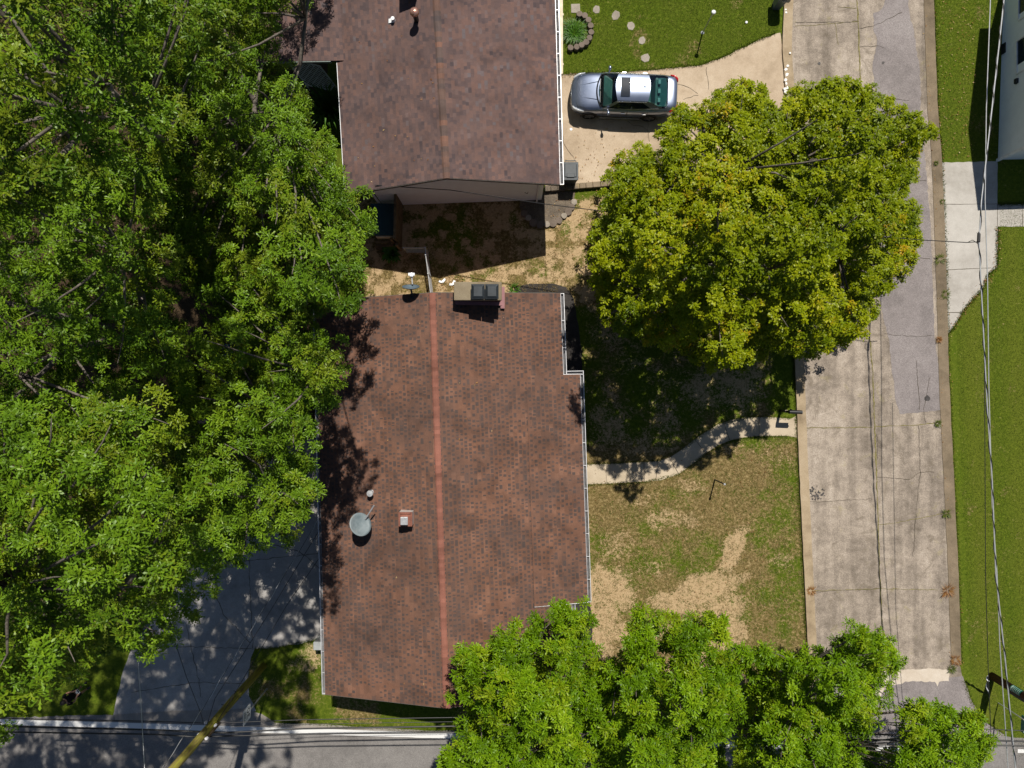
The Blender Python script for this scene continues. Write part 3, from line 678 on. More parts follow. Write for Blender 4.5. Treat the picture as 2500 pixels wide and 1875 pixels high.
# chimney with two square flue caps, on the north gable
c0, c1 = at(1108, 688, 5.35), at(1225, 733, 5.35)
cx, cy = (c0.x + c1.x) / 2, (c0.y + c1.y) / 2; cw, ch = abs(c1.x - c0.x), abs(c0.y - c1.y)
b = MB(); b.box((cx, cy, 2.6), (cw - 0.16, ch - 0.14, 5.2)); chim = b.build("chimney", M_BRICK, hb)
b = MB(); b.box((cx, cy, 5.275), (cw, ch, 0.15)); b.build("crown", M_CEMENT, chim, bevel=0.02)
for px0 in (1151, 1185):
    q = at(px0 + 16, 712, 5.6); b = MB()
    b.box((q.x, q.y, 5.45), (0.32, 0.36, 0.2)); b.box((q.x, q.y, 5.62), (0.50, 0.56, 0.06)); b.box((q.x, q.y, 5.675), (0.48, 0.54, 0.05), taper=0.66)
    b.build("flue_cap", M_DGREY, chim, bevel=0.012)
b = MB(); b.bar((cx + cw / 2 + .02, cy + .3, 4.36), (cx + cw / 2 + .02, cy - .55, 4.36), 0.16, 0.05); b.bar((cx - cw / 2, cy - ch / 2 - .02, 4.72), (cx + cw / 2, cy - ch / 2 - .02, 4.38), 0.14, 0.05); b.build("flashing", M_FLASH, chim)
# square metal vent box on the west slope
q0, q1 = at(974, 1251, 5.1), at(1006, 1284, 5.1); bx, by = (q0.x + q1.x) / 2, (q0.y + q1.y) / 2; bw = q1.x - q0.x; bh = q0.y - q1.y
vb = MB(); vb.box((bx, by, 4.72), (bw, bh, 0.74)); vbo = vb.build("roof_vent", simple("vent_box_white_metal", (0.78, 0.74, 0.72), 0.3, 0.5, 0.4), hb)
b = MB()
for s in (-1, 1):
    b.box((bx + s * (bw / 2 - .02), by, 5.11), (0.06, bh + .02, 0.06)); b.box((bx, by + s * (bh / 2 - .02), 5.11), (bw - .08, 0.06, 0.06))
b.box((bx, by, 5.085), (bw - 0.1, bh - 0.1, 0.012)); b.build("rim", simple("rusty_rim", (0.20, 0.075, 0.05), 0.6, var=0.3), vbo)
b = MB(); b.box((bx - .02, by - .03, 5.2), (bw * .46, bh * .5, 0.2)); b.box((bx - .02, by - .03, 5.31), (bw * .56, bh * .58, 0.03)); b.build("cap", M_STEEL, vbo, bevel=0.01)
# plumbing pipe
q = at(908, 1201, 4.15); b = MB(); b.lathe([(0.16, 0.0), (0.10, 0.10), (0.075, 0.12), (0.075, 0.42), (0.0, 0.42)], (q.x, q.y, 4.12), 16)
pp = b.build("vent_pipe", M_STEEL, hb, smooth=False); b = MB(); b.lathe([(0.0, 0.06), (0.12, 0.05), (0.13, 0.0), (0.11, -0.02)], (q.x, q.y, 4.52), 16); b.build("cap", M_STEEL, pp)
# utility box by the south west corner
q = at(778, 1577, 0.8); b = MB(); b.box((q.x, q.y, 0.42), (0.46, 0.36, 0.84)); ub = b.build("utility_box", simple("utility_box_grey", (0.30, 0.32, 0.32), 0.5), None, bevel=0.02)
tag(ub, "grey metal utility box at the west wall under the gutter", "utility box")
# bare strip step under the west eave
# ---------- satellite dishes
def dish(name, label, c, nrm, r0, r1, roll, foot, mat, arm_to, thick=0.03, lnb=True):
    c = Vector(c); nrm = Vector(nrm).normalized(); root = thing(name, label, "satellite dish", foot)
    M = nrm.to_track_quat('Z', 'Y').to_matrix() @ Matrix.Rotation(roll, 3, 'Z')
    b = MB(); vs = []; fs = []; n = 36; K = 6
    for side, dz in ((0, 0.0), (1, -0.02)):
        for i in range(K + 1):
            f = i / K
            for j in range(n):
                a = 2 * PI * j / n
                p = Vector((r0 * f * math.cos(a), r1 * f * math.sin(a), 0.10 * f * f + dz - 0.10)); vs.append(c + M @ p)
    for side in (0, 1):
        o = side * (K + 1) * n
        for i in range(K):
            for j in range(n):
                k = (j + 1) % n; f = (o + i * n + j, o + (i + 1) * n + j, o + (i + 1) * n + k, o + i * n + k); fs.append(f if side == 0 else f[::-1])
    o = (K + 1) * n
    for j in range(n): k = (j + 1) % n; fs.append((K * n + j, o + K * n + j, o + K * n + k, K * n + k))
    b.add(vs, fs); b.build("reflector", mat, root, smooth=True)
    b = MB(); b.tube([c - nrm * 0.12, Vector(foot) + Vector((0, 0, 0.25)), Vector(foot)], 0.035, 10); b.box(Vector(foot) + Vector((0, 0, 0.01)), (0.2, 0.2, 0.02)); b.build("mast", M_DGREY, root)
    a0, a1 = arm_to; b = MB(); b.bar(a0, a1, 0.045, 0.045); b.build("arm", M_STEEL, root)
    if lnb:
        b = MB(); d = (c - Vector(a1)).normalized(); b.tube([Vector(a1) - d * 0.06, Vector(a1) + d * 0.1], [0.05, 0.07], 12); b.box(Vector(a1) + Vector((0, 0, 0.02)), (0.24, 0.10, 0.09)); b.build("receiver", M_TRIM, root)
    return root
M_DISH = MT("pale_grey_dish"); _p = M_DISH.obj()
_rust = M_DISH.ramp(M_DISH.noise(_p, 2.2, 5, 0.6), [(0.58, 0.0), (0.68, 0.55)])
M_DISH = M_DISH.surf(M_DISH.mix(_rust, M_DISH.ramp(M_DISH.noise(_p, 3.0, 4), [(0.35, (0.11, 0.145, 0.16)), (0.6, (0.19, 0.225, 0.24))]), (0.26, 0.17, 0.07)), 0.4, 0.4)
M_DISH2 = simple("blue_grey_dish", (0.085, 0.115, 0.14), 0.45, 0.4, var=0.2, scale=5)
cd = at(880.5, 1280, 4.95)
dish("satellite_dish", "large pale grey oval dish on the roof left of the metal box vent", cd, (0.62, 0.38, 0.69), 0.455, 0.455, 0.0, at(884, 1276, 4.03), M_DISH, (at(892, 1267, 4.75), at(913, 1234, 5.05)), lnb=False)
cd2 = at(1003, 699, 5.15)
dish("satellite_dish", "dark dish seen edge-on at the roof's upper edge, left of the chimney", cd2, (0.02, 0.93, 0.40), 0.33, 0.30, 0, at(1009, 722, 4.73), M_DISH2, (at(1007, 694, 5.0), at(1005, 670, 5.05)))

# ---------- far house (plum brown roof)
ha = thing("house", "white sided house with plum brown shingle roof beside the parked car", "house", at(1080, 200))
A0, A1 = at(1054, -190, ZR), at(1090, 434, ZR)
EA0, EA1 = at(1350, -190, ZE), at(1367, 450, ZE)
WA0, WA1 = at(803, -190, ZE), at(842, 474, ZE)
shingles("roof", A0, A1, WA0, WA1, M_ROOF_A, ha, 0.135, (0.11, 0.22), "mixed", 11, 0.5)
shingles("roof", A0, A1, EA0, EA1, M_ROOF_A, ha, 0.135, (0.11, 0.22), "mixed", 12, 0.5)
slab_under("roof_deck", [A0, WA0, WA1, A1], M_SOFFIT, ha); slab_under("roof_deck", [A1, EA1, EA0, A0], M_SOFFIT, ha)
ridge_caps("ridge_cap", A0, A1, M_CAP_A, ha, 0.34, 0.085, 0.2, 4)
# lower lean-to continuing the west slope
def westA(u, v): return A0.lerp(A1, u).lerp(WA0.lerp(WA1, u), v)
uw = 0.512
g0, g1 = westA(0.0, 0.93) + Vector((0, 0, 0.03)), westA(uw, 0.93) + Vector((0, 0, 0.03))
k0, k1 = at(560, -190, 3.1), at(580, 152, 3.1)
shingles("porch_roof", g0, g1, k0, k1, M_ROOF_A, ha, 0.135, (0.11, 0.22), "mixed", 13, 0.5)
slab_under("porch_roof_deck", [g0, k0, k1, g1], M_SOFFIT, ha, 0.09)
b = MB(); p_ = g1.lerp(k1, 0.12); b.bar(p_ + Vector((0, -0.02, -0.07)), k1 + Vector((0, -0.02, -0.08)), 0.03, 0.13); b.build("fascia", M_FASCIA, ha)
b = MB(); b.bar(WA0.lerp(WA1, uw) + dn - ex * .01, WA1 + dn - ex * .01, 0.03, 0.15); b.build("fascia", M_TRIM, ha)
b = MB(); o = Vector((0, -0.012, -0.085)); b.bar(A1 + o, WA1 + o, 0.022, 0.15); b.build("fascia", M_SOFFIT, ha)
b = MB(); b.bar(A1 + o, EA1 + o, 0.022, 0.15); b.build("fascia", M_SOFFIT, ha)
gutter("gutter", EA0 + dn, EA1 + dn, ex, ha, 0.15)
SEW = at(1322, 488); SWW = at(936, 502)
wl = [(SEW.x, SEW.y, 3.55), (A1.x, (SEW.y + SWW.y) / 2, 4.80), (SWW.x, SWW.y, 3.55), (SWW.x - .45, 18.5, 3.55), (A0.x, 18.5, 4.80), (SEW.x - .3, 18.5, 3.55)]
wall_prism("wall", wl[::-1], M_SIDING, ha)
b = MB(); q = at(1317, 489); b.bar((q.x - .12, q.y - .05, 0.02), (q.x - .12, q.y - .05, 3.4), 0.08, 0.07); b.build("downspout", M_TRIM, ha)
b = MB(); b.tube([WA1 + Vector((-.05, .1, -.12)), (SWW.x - .05, SWW.y - .08, 2.6), (SWW.x - .05, SWW.y - .08, 0.1)], 0.05, 8); b.build("downspout", M_TRIM, ha)
b = MB(); q = at(1281, 470, 2.0); b.tube([q + Vector((0, -.0, 0)), q + Vector((.12, -.02, -.1)), q + Vector((.14, -.02, .15))], 0.012, 6); b.build("cable_hook", M_BLACK, ha)
# roof fittings of the far house
q = at(1018, 54, 4.58)
b = MB(); b.lathe([(0.14, -0.1), (0.12, 0.04), (0.10, 0.05), (0.10, 0.72)], (q.x, q.y, 4.55), 18); fl = b.build("flue_pipe", M_BLACK, ha)
b = MB(); b.lathe([(0.0, 0.16), (0.10, 0.145), (0.17, 0.09), (0.175, 0.0), (0.10, 0.0)], (q.x, q.y, 5.25), 24); b.build("cap", M_COPPER, fl, smooth=True)
b = MB(); b.bar((q.x - .18, q.y - .18, 4.54), (q.x - .18, q.y + .05, 4.55), 0.10, 0.05); b.build("flashing", M_STEEL, fl)
q = at(958, 52, 4.35); b = MB(); b.bar((q.x - .14, q.y, 4.36), (q.x + .02, q.y, 4.42), 0.17, 0.03); b.lathe([(0.11, 0.0), (0.07, 0.1), (0.07, 0.25), (0.0, 0.25)], (q.x + .05, q.y, 4.34), 14); b.build("roof_vent", M_TRIM, ha)
q = at(1003, -30, 4.6); b = MB(); b.box((q.x + .0, q.y + .05, 4.95), (0.62, 0.7, 1.1)); b.build("chimney", M_BRICK, ha)
# cream deck rail and steps along the east wall of the far house
dk = thing("deck_ramp", "narrow cream painted wooden ramp and rail along the far house's driveway side", "ramp", at(1366, 90))
b = MB(); p0 = at(1369.5, -150, .9); p1 = at(1370, 181, .9); b.bar(p0, p1, 0.15, 0.10); b.build("rail", M_WOODPALE, dk)
b = MB(); p0 = at(1362, -150, .8); p1 = at(1362, 50, .8); b.bar(p0, p1, 0.22, 0.06); b.build("platform", M_WOODPALE, dk)
b = MB(); p0 = at(1361, 52, .82); p1 = at(1361.5, 74, .82); b.bar(p0, p1, 0.13, 0.05); b.build("mat", M_DGREY, dk)
for yy in (77, 95, 118, 140, 162):
    b = MB(); p0 = at(1357, yy, .55); p1 = at(1368, yy, .55); b.bar(p0, p1, 0.16, 0.04); b.build("step", simple("bare_wood_step", (0.45, 0.29, 0.17), 0.8) if yy == 77 else bpy.data.materials["bare_wood_step"], dk)
for yy in (-60, 60, 178):
    b = MB(); q = at(1370, yy); b.bar((q.x, q.y, 0), (q.x, q.y, .86), 0.09, 0.09); b.build("post", M_WOODPALE, dk)

# wooden deck, plank screen and stairs at the south west corner of the far house
dq = thing("wooden_deck", "teal floored wooden deck with plank screen at the white gable wall", "deck", at(945, 545))
b = MB(); f0, f1 = at(905, 497, 0.9), at(962, 574, 0.9); b.box(((f0.x + f1.x) / 2, (f0.y + f1.y) / 2, 0.87), (f1.x - f0.x, f0.y - f1.y, 0.08)); b.build("floor", M_TEAL, dq)
b = MB()
sA, sB = at(983, 500), at(981, 604); n = 22
for i in range(n):
    p = sA.lerp(sB, i / n); q = sA.lerp(sB, (i + 0.93) / n); b.bar(((p.x + q.x) / 2, (p.y + q.y) / 2, 0.02), ((p.x + q.x) / 2, (p.y + q.y) / 2, 1.72), abs(p.y - q.y) * 1.0, 0.035, up=(1, 0, 0))
b.bar((sA.x - .03, sA.y, 1.76), (sB.x - .03, sB.y, 1.76), 0.10, 0.05); b.build("screen", M_WOOD, dq)
b = MB(); p = at(918, 576, 0.8); q = at(962, 576, 0.8); b.bar((p.x, p.y - .03, .62), (q.x, q.y - .03, .62), 0.05, 0.46); b.build("riser", M_WOODPALE, dq)
for i, yy in enumerate((591, 599, 606)):
    b = MB(); z = 0.62 - 0.19 * i; p = at(917, yy, z); q = at(960, yy, z); b.bar(p, q, 0.11, 0.05); b.build("step", M_WOOD, dq)
for (x, y) in ((966, 596), (979, 610)):
    b = MB(); p = at(x, y); b.bar((p.x, p.y, 0), (p.x, p.y, 1.2), 0.1, 0.1); b.build("post", M_WOOD, dq)
# white lattice panel in the dark corner of the far house
lt = MB(); c0 = at(778, 190, .9); lroot = thing("lattice_panel", "white diamond lattice panel in the dark corner by the far house", "lattice", (c0.x, c0.y, 0))
ux, uy = Vector((0.92, -0.16, -0.10)), Vector((-0.52, 0.60, 0.75))
cc = c0 + Vector((-0.25, 0.1, 0))
for i in range(-7, 8):
    t = i / 7.0
    for sg in (1, -1):
        a = Vector((-1, 0)); pts = []
        # diagonal x*sg + y = t*2 clipped to the unit square
        for X in (-1, 1):
            Y = 2 * t - sg * X
            if -1 <= Y <= 1: pts.append((X, Y))
        for Y in (-1, 1):
            X = (2 * t - Y) * sg
            if -1 < X < 1: pts.append((X, Y))
        if len(pts) >= 2:
            p, q = pts[0], pts[-1]; off = ux.cross(uy).normalized() * (0.006 * sg)
            lt.bar(cc + ux * p[0] * .8 + uy * p[1] * .62 + off, cc + ux * q[0] * .8 + uy * q[1] * .62 + off, 0.035, 0.008, up=ux.cross(uy))
lt.build("slats", simple("pale_lattice", (0.55, 0.60, 0.58), 0.6), lroot)
b = MB(); cr = [cc + ux * sx * .8 + uy * sy * .62 for sx, sy in ((-1, -1), (1, -1), (1, 1), (-1, 1))]
for i in range(4): b.bar(cr[i], cr[(i + 1) % 4], 0.045, 0.03, up=ux.cross(uy))
b.bar(cr[1], (cr[1].x, cr[1].y, 0), 0.05, 0.05); b.bar(cr[0], (cr[0].x, cr[0].y, 0), 0.05, 0.05)
b.build("frame", bpy.data.materials["pale_lattice"], lroot)

# ---------- white house at the right edge
hc = thing("house", "tall house with pale blue white siding and dark windows at the photo's right edge", "house", at(2480, 200))
CW0, CW1 = at(2452, -60), at(2436, 390)      # foot of the west wall
CX1 = 45.0
pk = CW1.lerp(CW0, 0.70); PKZ = 7.2
bb = MB()
wv = [(CW0.x, CW0.y, 0), (CW1.x, CW1.y, 0), (CW1.x, CW1.y, 3.35), (pk.x, pk.y, PKZ), (CW0.x, CW0.y, 4.6)]
bb.add(wv, [(0, 1, 2, 3, 4)][::1]); bb.f[-1] = tuple(reversed(bb.f[-1]))
bb.quad((CW1.x, CW1.y, 0), (CX1, CW1.y + .5, 0), (CX1, CW1.y + .5, 3.35), (CW1.x, CW1.y, 3.35))
wc = bb.build("wall", M_SIDING_B, hc)
bb = MB(); bb.bar((CW1.x - .02, CW1.y - .02, 0), (CW1.x - .02, CW1.y - .02, 3.3), 0.12, 0.12); bb.build("corner_trim", M_TRIM, hc)
ov = Vector((-0.42, 0, 0)); ee = CW1 + Vector((0, -.35, 3.18)); pe = pk + Vector((0, 0, PKZ + .1)); ne = CW0 + Vector((0, 0.3, 4.55))
shingles("roof", pe + ov, (CX1, pe.y + .8, pe.z), ee + ov, (CX1, ee.y + .8, ee.z), M_ROOF_A, hc, 0.3, (0.3, 0.6), "mixed", 31)
shingles("roof", pe + ov, (CX1, pe.y + .8, pe.z), ne + ov, (CX1, ne.y + .8, ne.z), M_ROOF_A, hc, 0.3, (0.3, 0.6), "mixed", 32)
slab_under("roof_deck", [pe + ov, (CX1, pe.y + .8, pe.z), (CX1, ee.y + .8, ee.z), ee + ov], M_SOFFIT, hc); slab_under("roof_deck", [pe + ov, ne + ov, (CX1, ne.y + .8, ne.z), (CX1, pe.y + .8, pe.z)], M_SOFFIT, hc)
fx = Vector((CW1 - CW0).normalized())
def onwall(px, py, z):   # point of the west wall seen at photo height py
    y = at(px, py, z).y; t = (y - CW0.y) / (CW1.y - CW0.y); return Vector((CW0.x + (CW1.x - CW0.x) * t, y, z))
for (y0, y1) in ((-40, 27), (80, 161)):
    p = onwall(2493, (y0 + y1) / 2, 1.75); f = window(hc, p, (y1 - y0) / S * .955, 1.5, 'x', out=-1)
b = MB(); p = onwall(2478, 198, 1.05); b.box(p + Vector((-.05, 0, 0)), (0.12, 0.22, 0.16)); b.build("vent_hood", M_DGREY, hc, bevel=0.02)
b = MB(); p = onwall(2440, 120, 0.1); b.box(p + Vector((-.03, 0, .05)), (0.05, 0.45, 0.25)); b.build("basement_vent", M_DGREY, hc)
# ------------------------------------------------------------------ trees
def leaf_mat(name, stops, hue_stops, trans=0.2, rough=0.38, spec=0.16):
    m = MT(name)
    c = m.ramp(m.attr("tint"), stops)
    if hue_stops:
        f, col = hue_stops
        c = m.mix(m.ramp(m.attr("turn"), f), c, col)
    p = m.n("ShaderNodeBsdfPrincipled"); m.t.links.new(c, p.inputs["Base Color"])
    p.inputs["Roughness"].default_value = rough; p.inputs["Specular IOR Level"].default_value = spec
    tr = m.n("ShaderNodeBsdfTranslucent")
    c2 = m.mix(1.0, c, (1.15, 1.35, 0.55), 'MULTIPLY'); m.t.links.new(c2, tr.inputs["Color"])
    mx = m.n("ShaderNodeMixShader"); mx.inputs[0].default_value = trans
    m.t.links.new(p.outputs[0], mx.inputs[1]); m.t.links.new(tr.outputs[0], mx.inputs[2])
    m.t.links.new(mx.outputs[0], m.out.inputs[0]); return m.m
M_OAK = leaf_mat("oak_leaves", [(0.0, (0.052, 0.107, 0.0062)), (0.5, (0.101, 0.189, 0.0083)), (1.0, (0.163, 0.260, 0.0125))], ([(0.6, 0.0), (1.0, 0.5)], (0.20, 0.21, 0.012)), 0.08)
M_MAPLE = leaf_mat("maple_leaves", [(0.0, (0.078, 0.125, 0.002)), (0.5, (0.188, 0.240, 0.003)), (1.0, (0.315, 0.345, 0.006))], ([(0.58, 0.0), (0.80, 0.25), (1.0, 0.9)], (0.50, 0.29, 0.012)), 0.25)
M_WILLOW = leaf_mat("willow_oak_leaves", [(0.0, (0.062, 0.128, 0.003)), (0.5, (0.128, 0.240, 0.004)), (1.0, (0.235, 0.355, 0.010))], ([(0.75, 0.0), (1.0, 0.45)], (0.30, 0.33, 0.012)), 0.25)
M_BARK = MT("grey_brown_bark"); _p = M_BARK.pos(); _n = M_BARK.noise(_p, 9, 5, 0.7)
M_BARK = M_BARK.surf(M_BARK.ramp(_n, [(0.3, (0.06, 0.05, 0.042)), (0.7, (0.20, 0.175, 0.15))]), 0.95, 0.1, 0, M_BARK.bump(_n, 0.6, 0.03))

def unit(a): return a / np.maximum(np.linalg.norm(a, axis=-1, keepdims=True), 1e-9)
def leaves(C, A, per, length, width, spread, rng, lobes=True, lenvar=0.25):
    """rosettes of pointed leaves: C (n,3) twig tips, A (n,3) twig direction"""
    n = len(C)
    ref = np.where(np.abs(A[:, 2:3]) < 0.9, np.array([[0, 0, 1.0]]), np.array([[1.0, 0, 0]]))
    e1 = unit(np.cross(A, ref)); e2 = np.cross(A, e1)
    ang = (np.arange(per)[None] / per * 2 * PI) + rng.uniform(0, 2 * PI, (n, 1)) + rng.uniform(-0.4, 0.4, (n, per))
    th = np.radians(rng.uniform(spread[0], spread[1], (n, per)))
    d = A[:, None] * np.cos(th)[..., None] + (e1[:, None] * np.cos(ang)[..., None] + e2[:, None] * np.sin(ang)[..., None]) * np.sin(th)[..., None]
    s = unit(np.cross(d, A[:, None] + rng.normal(0, 0.25, (n, per, 3)))); nn = np.cross(s, d)
    L = length * (1 + rng.uniform(-lenvar, lenvar, (n, per, 1))); W = width * L / length
    base = C[:, None] + rng.normal(0, 0.02, (n, per, 3))
    nn = np.where(nn[..., 2:3] < 0, -nn, nn)
    p0 = base + d * L * 0.08
    mid = base + d * L * 0.5 + nn * L * 0.07
    tip = base + d * L - nn * L * 0.05
    a = mid + s * W - nn * W * 0.25; b = mid - s * W - nn * W * 0.25
    if lobes:
        q = base + d * L * 0.30 + nn * L * 0.04; q2 = base + d * L * 0.50 + nn * L * 0.05
        l1 = base + d * L * 0.58 + s * W * 2.1 - nn * W * 0.4; l2 = base + d * L * 0.58 - s * W * 2.1 - nn * W * 0.4
        l3 = base + d * L * 0.84 + s * W * 1.5 - nn * W * .4; l4 = base + d * L * 0.84 - s * W * 1.5 - nn * W * .4
        V = np.stack([p0, a, tip, b, q, q2, l1, l2, l3, l4], 2)
        T = np.array([[0, 1, 2], [0, 2, 3], [4, 6, 5], [4, 5, 7], [5, 8, 2], [5, 2, 9]])
    else:
        V = np.stack([p0, a, tip, b], 2); T = np.array([[0, 1, 2], [0, 2, 3]])
    k = V.shape[2]; V = V.reshape(-1, k, 3); m = len(V)
    F = (T[None] + (np.arange(m) * k)[:, None, None]).reshape(-1, 3)
    return V.reshape(-1, 3), F, k

def linedist(x, y, lines):
    d = np.full(x.shape, 1e9)
    for ln in lines:
        for (ax, ay), (bx, by) in zip(ln[:-1], ln[1:]):
            vx, vy = bx - ax, by - ay; t = np.clip(((x - ax) * vx + (y - ay) * vy) / (vx * vx + vy * vy + 1e-9), 0, 1)
            d = np.minimum(d, np.hypot(x - ax - t * vx, y - ay - t * vy))
    return d
OAK_VALLEYS = [[(430, 480), (420, 620), (432, 760), (440, 900), (425, 1080), (450, 1280), (400, 1500)], [(-100, 1000), (120, 960), (260, 920), (430, 900)], [(-100, 600), (60, 540), (170, 430), (330, 330), (430, 160), (380, -50)],
    [(620, 880), (540, 980), (520, 1120)], [(620, 740), (740, 790), (880, 790)], [(-100, 1290), (60, 1260), (200, 1230)], [(560, 60), (640, 190), (600, 300)], [(230, 1420), (300, 1530)], [(220, 620), (300, 720), (250, 800)], [(620, 420), (560, 520), (640, 600)]]
MAPLE_VALLEYS = [[(1790, 540), (1850, 690), (1885, 840)], [(1460, 735), (1600, 665), (1710, 640)], [(1960, 330), (1995, 480), (2070, 560)], [(1560, 420), (1650, 520), (1640, 600)], [(2000, 700), (2080, 640), (2160, 600)], [(1700, 300), (1800, 400)], [(1860, 470), (1780, 500)]]
def inpoly(x, y, P):
    r = np.zeros(x.shape, bool); n = len(P); j = n - 1
    for i in range(n):
        xi, yi = P[i]; xj, yj = P[j]
        c = ((yi > y) != (yj > y)) & (x < (xj - xi) * (y - yi) / (yj - yi + 1e-12) + xi); r ^= c; j = i
    return r
def distpoly(x, y, P):
    d = np.full(x.shape, 1e9); n = len(P)
    for i in range(n):
        ax, ay = P[i]; bx, by = P[(i + 1) % n]; vx, vy = bx - ax, by - ay
        t = np.clip(((x - ax) * vx + (y - ay) * vy) / (vx * vx + vy * vy + 1e-9), 0, 1)
        d = np.minimum(d, np.hypot(x - ax - t * vx, y - ay - t * vy))
    return d

LEAFCOUNT = [0]
def shrink(P, k):
    cx_ = sum(p[0] for p in P) / len(P); cy_ = sum(p[1] for p in P) / len(P); return [(cx_ + (x - cx_) * k, cy_ + (y - cy_) * k) for x, y in P]
def tree(name, label, group, base_px, poly, ztop, zedge, mat, seed, clump=0.8, spray=0.30, per=7, leaf=(0.13, 0.020), nspray=13, nros=9, gaps=(), spread=(52, 94),
         lobes=True, layers=(1.0, 0.75), turn=None, trunk_r=0.28, up=0.55, tight=1.0, extra=(), zvar=0.8, reach=(0.70, 1.15), deep=2.5, valleys=(), vdepth=4.0, vwid=55.0):
    """crown outline measured in the photo; clumps of leaf rosettes are set at their own height in 3D"""
    rng = np.random.default_rng(seed); base = at(base_px[0], base_px[1], 0)
    root = thing(name, label, "tree", base, 0, group)
    xs = [p[0] for p in poly]; ys = [p[1] for p in poly]
    cand = rng.uniform([min(xs), min(ys)], [max(xs), max(ys)], (7000, 2))
    ok = inpoly(cand[:, 0], cand[:, 1], poly); cand = cand[ok]
    dist = distpoly(cand[:, 0], cand[:, 1], poly); dmax = np.percentile(dist, 97) + 1e-6
    centers = []
    zall = zedge + (ztop - zedge) * (1 - (1 - np.minimum(1, dist / dmax)) ** 1.7) + (fbm(cand[:, 0] / 130.0, cand[:, 1] / 130.0, seed, 3) - 0.5) * 4.6
    vf = np.exp(-(linedist(cand[:, 0], cand[:, 1], valleys) / vwid) ** 2) if valleys else np.zeros(len(cand))
    zall = zall - vdepth * vf
    zj = rng.normal(0, zvar, len(cand))
    for li, lay in enumerate(layers):
        pts = []
        for i in range(len(cand)):
            x, y = cand[i]; t = min(1, dist[i] / dmax)
            z = zall[i] - li * deep
            r_px = clump * S / (1 - z / H)
            rs_ = 0.62 + 0.38 * min(1.0, dist[i] / (2.2 * r_px)); r_px *= rs_
            if dist[i] < r_px * 0.88 or (li == 0 and vf[i] > 0.55): continue
            if any((x - g[0]) ** 2 + (y - g[1]) ** 2 < (g[2] + r_px * 0.45) ** 2 for g in gaps): continue
            sp = r_px * 1.05 * tight / lay
            if all((x - q[0]) ** 2 + (y - q[1]) ** 2 > sp * sp for q in pts): pts.append((x, y, z + (0 if li else zj[i]), rs_))
        centers += [(at(p[0], p[1], p[2]), li, p[3]) for p in pts]
    for (x, y, z) in extra: centers.append((at(x, y, z), 0, 0.7))
    C = []; A = []; TI = []; TU = []
    for c, li, csz in centers:
        c = np.array(c); k = max(5, int((nspray if li == 0 else nspray * 0.75) * csz ** 1.6))
        sc = clump * csz * rng.uniform(0.82, 1.18); d = unit(rng.normal(0, 1, (k, 3)) + np.array([0, 0, 0.35]))
        d[:, 2] = np.abs(d[:, 2]) * np.where(rng.random(k) < 0.8, 1, -0.5)
        ctr = c + d * sc * rng.uniform(reach[0], reach[1], (k, 1)) * np.array([1, 1, 0.72])
        ct = rng.normal(0.5, 0.14); cu = rng.random()
        if turn is not None: cu = turn(c, rng)
        for q, dd in zip(ctr, d):
            m = nros + rng.integers(-2, 3); o = unit(rng.normal(0, 1, (m, 3)) + dd * 0.9 + np.array([0, 0, up]))
            C.append(q + o * spray * rng.uniform(0.35, 1.0, (m, 1))); A.append(unit(o * 0.8 + np.array([0, 0, up * 1.2]) + dd * 0.4))
            TI.append(np.clip(ct + rng.normal(0, 0.10) + rng.normal(0, 0.08, m), 0, 1)); TU.append(np.clip(cu + rng.normal(0, 0.12) + rng.normal(0, 0.06, m), 0, 1))
    C = np.concatenate(C); A = np.concatenate(A); TI = np.concatenate(TI); TU = np.concatenate(TU)
    V, F, k = leaves(C, A, per, leaf[0], leaf[1], spread, rng, lobes)
    lt = np.clip(np.repeat(TI, per) + rng.normal(0, 0.13, len(TI) * per), 0, 1); lu = np.clip(np.repeat(TU, per) + rng.normal(0, 0.10, len(TU) * per), 0, 1)
    LEAFCOUNT[0] += len(lt)
    np_mesh("crown", V, F, mat, root, {"tint": np.repeat(lt, k), "turn": np.repeat(lu, k)})
    # trunk, limbs and a branch to every clump
    b = MB(); zc = np.mean([c[0].z for c in centers]); cx = Vector((float(np.mean([c[0].x for c in centers])), float(np.mean([c[0].y for c in centers])), 0))
    fork = Vector((base.x * 0.75 + cx.x * 0.25, base.y * 0.75 + cx.y * 0.25, zedge * 0.45)); topp = Vector((base.x * 0.35 + cx.x * 0.65, base.y * 0.35 + cx.y * 0.65, ztop - 2.2))
    j = lambda s: Vector((rng.normal(0, s), rng.normal(0, s), rng.normal(0, s * .5)))
    b.tube([base - Vector((0, 0, .1)), base + Vector((0, 0, .35)), base.lerp(fork, .5) + j(.05), fork, fork.lerp(topp, .5) + j(.2), topp], [trunk_r * 1.5, trunk_r * 1.1, trunk_r, trunk_r * .9, trunk_r * .55, trunk_r * .2], 10)
    up0 = [c[0] for c in centers if c[1] == 0]; heads = []
    idx = rng.permutation(len(up0)); nl = max(4, len(up0) // 9)
    for i in idx[:nl]:
        tgt = up0[i] - Vector((0, 0, .5)); st = fork.lerp(topp, rng.uniform(0.0, .75)); md = st.lerp(tgt, .55) + Vector((0, 0, -.15)) + j(.2)
        b.tube([st, st.lerp(md, .5) + j(.1), md, tgt], [trunk_r * .45, trunk_r * .36, trunk_r * .26, trunk_r * .12], 7); heads += [md, md.lerp(tgt, .5), st.lerp(md, .5)]
    for c in up0:
        h = min(heads, key=lambda q: (q - c).length + max(0, q.z - c.z) * 2); md = h.lerp(c, .6) + j(.12)
        b.tube([h, md, c, c + (c - md).normalized() * clump * .6 + Vector((0, 0, .15))], [trunk_r * .16, trunk_r * .11, .018, .008], 5)
    b.build("trunk", M_BARK, root, smooth=True)
    return root

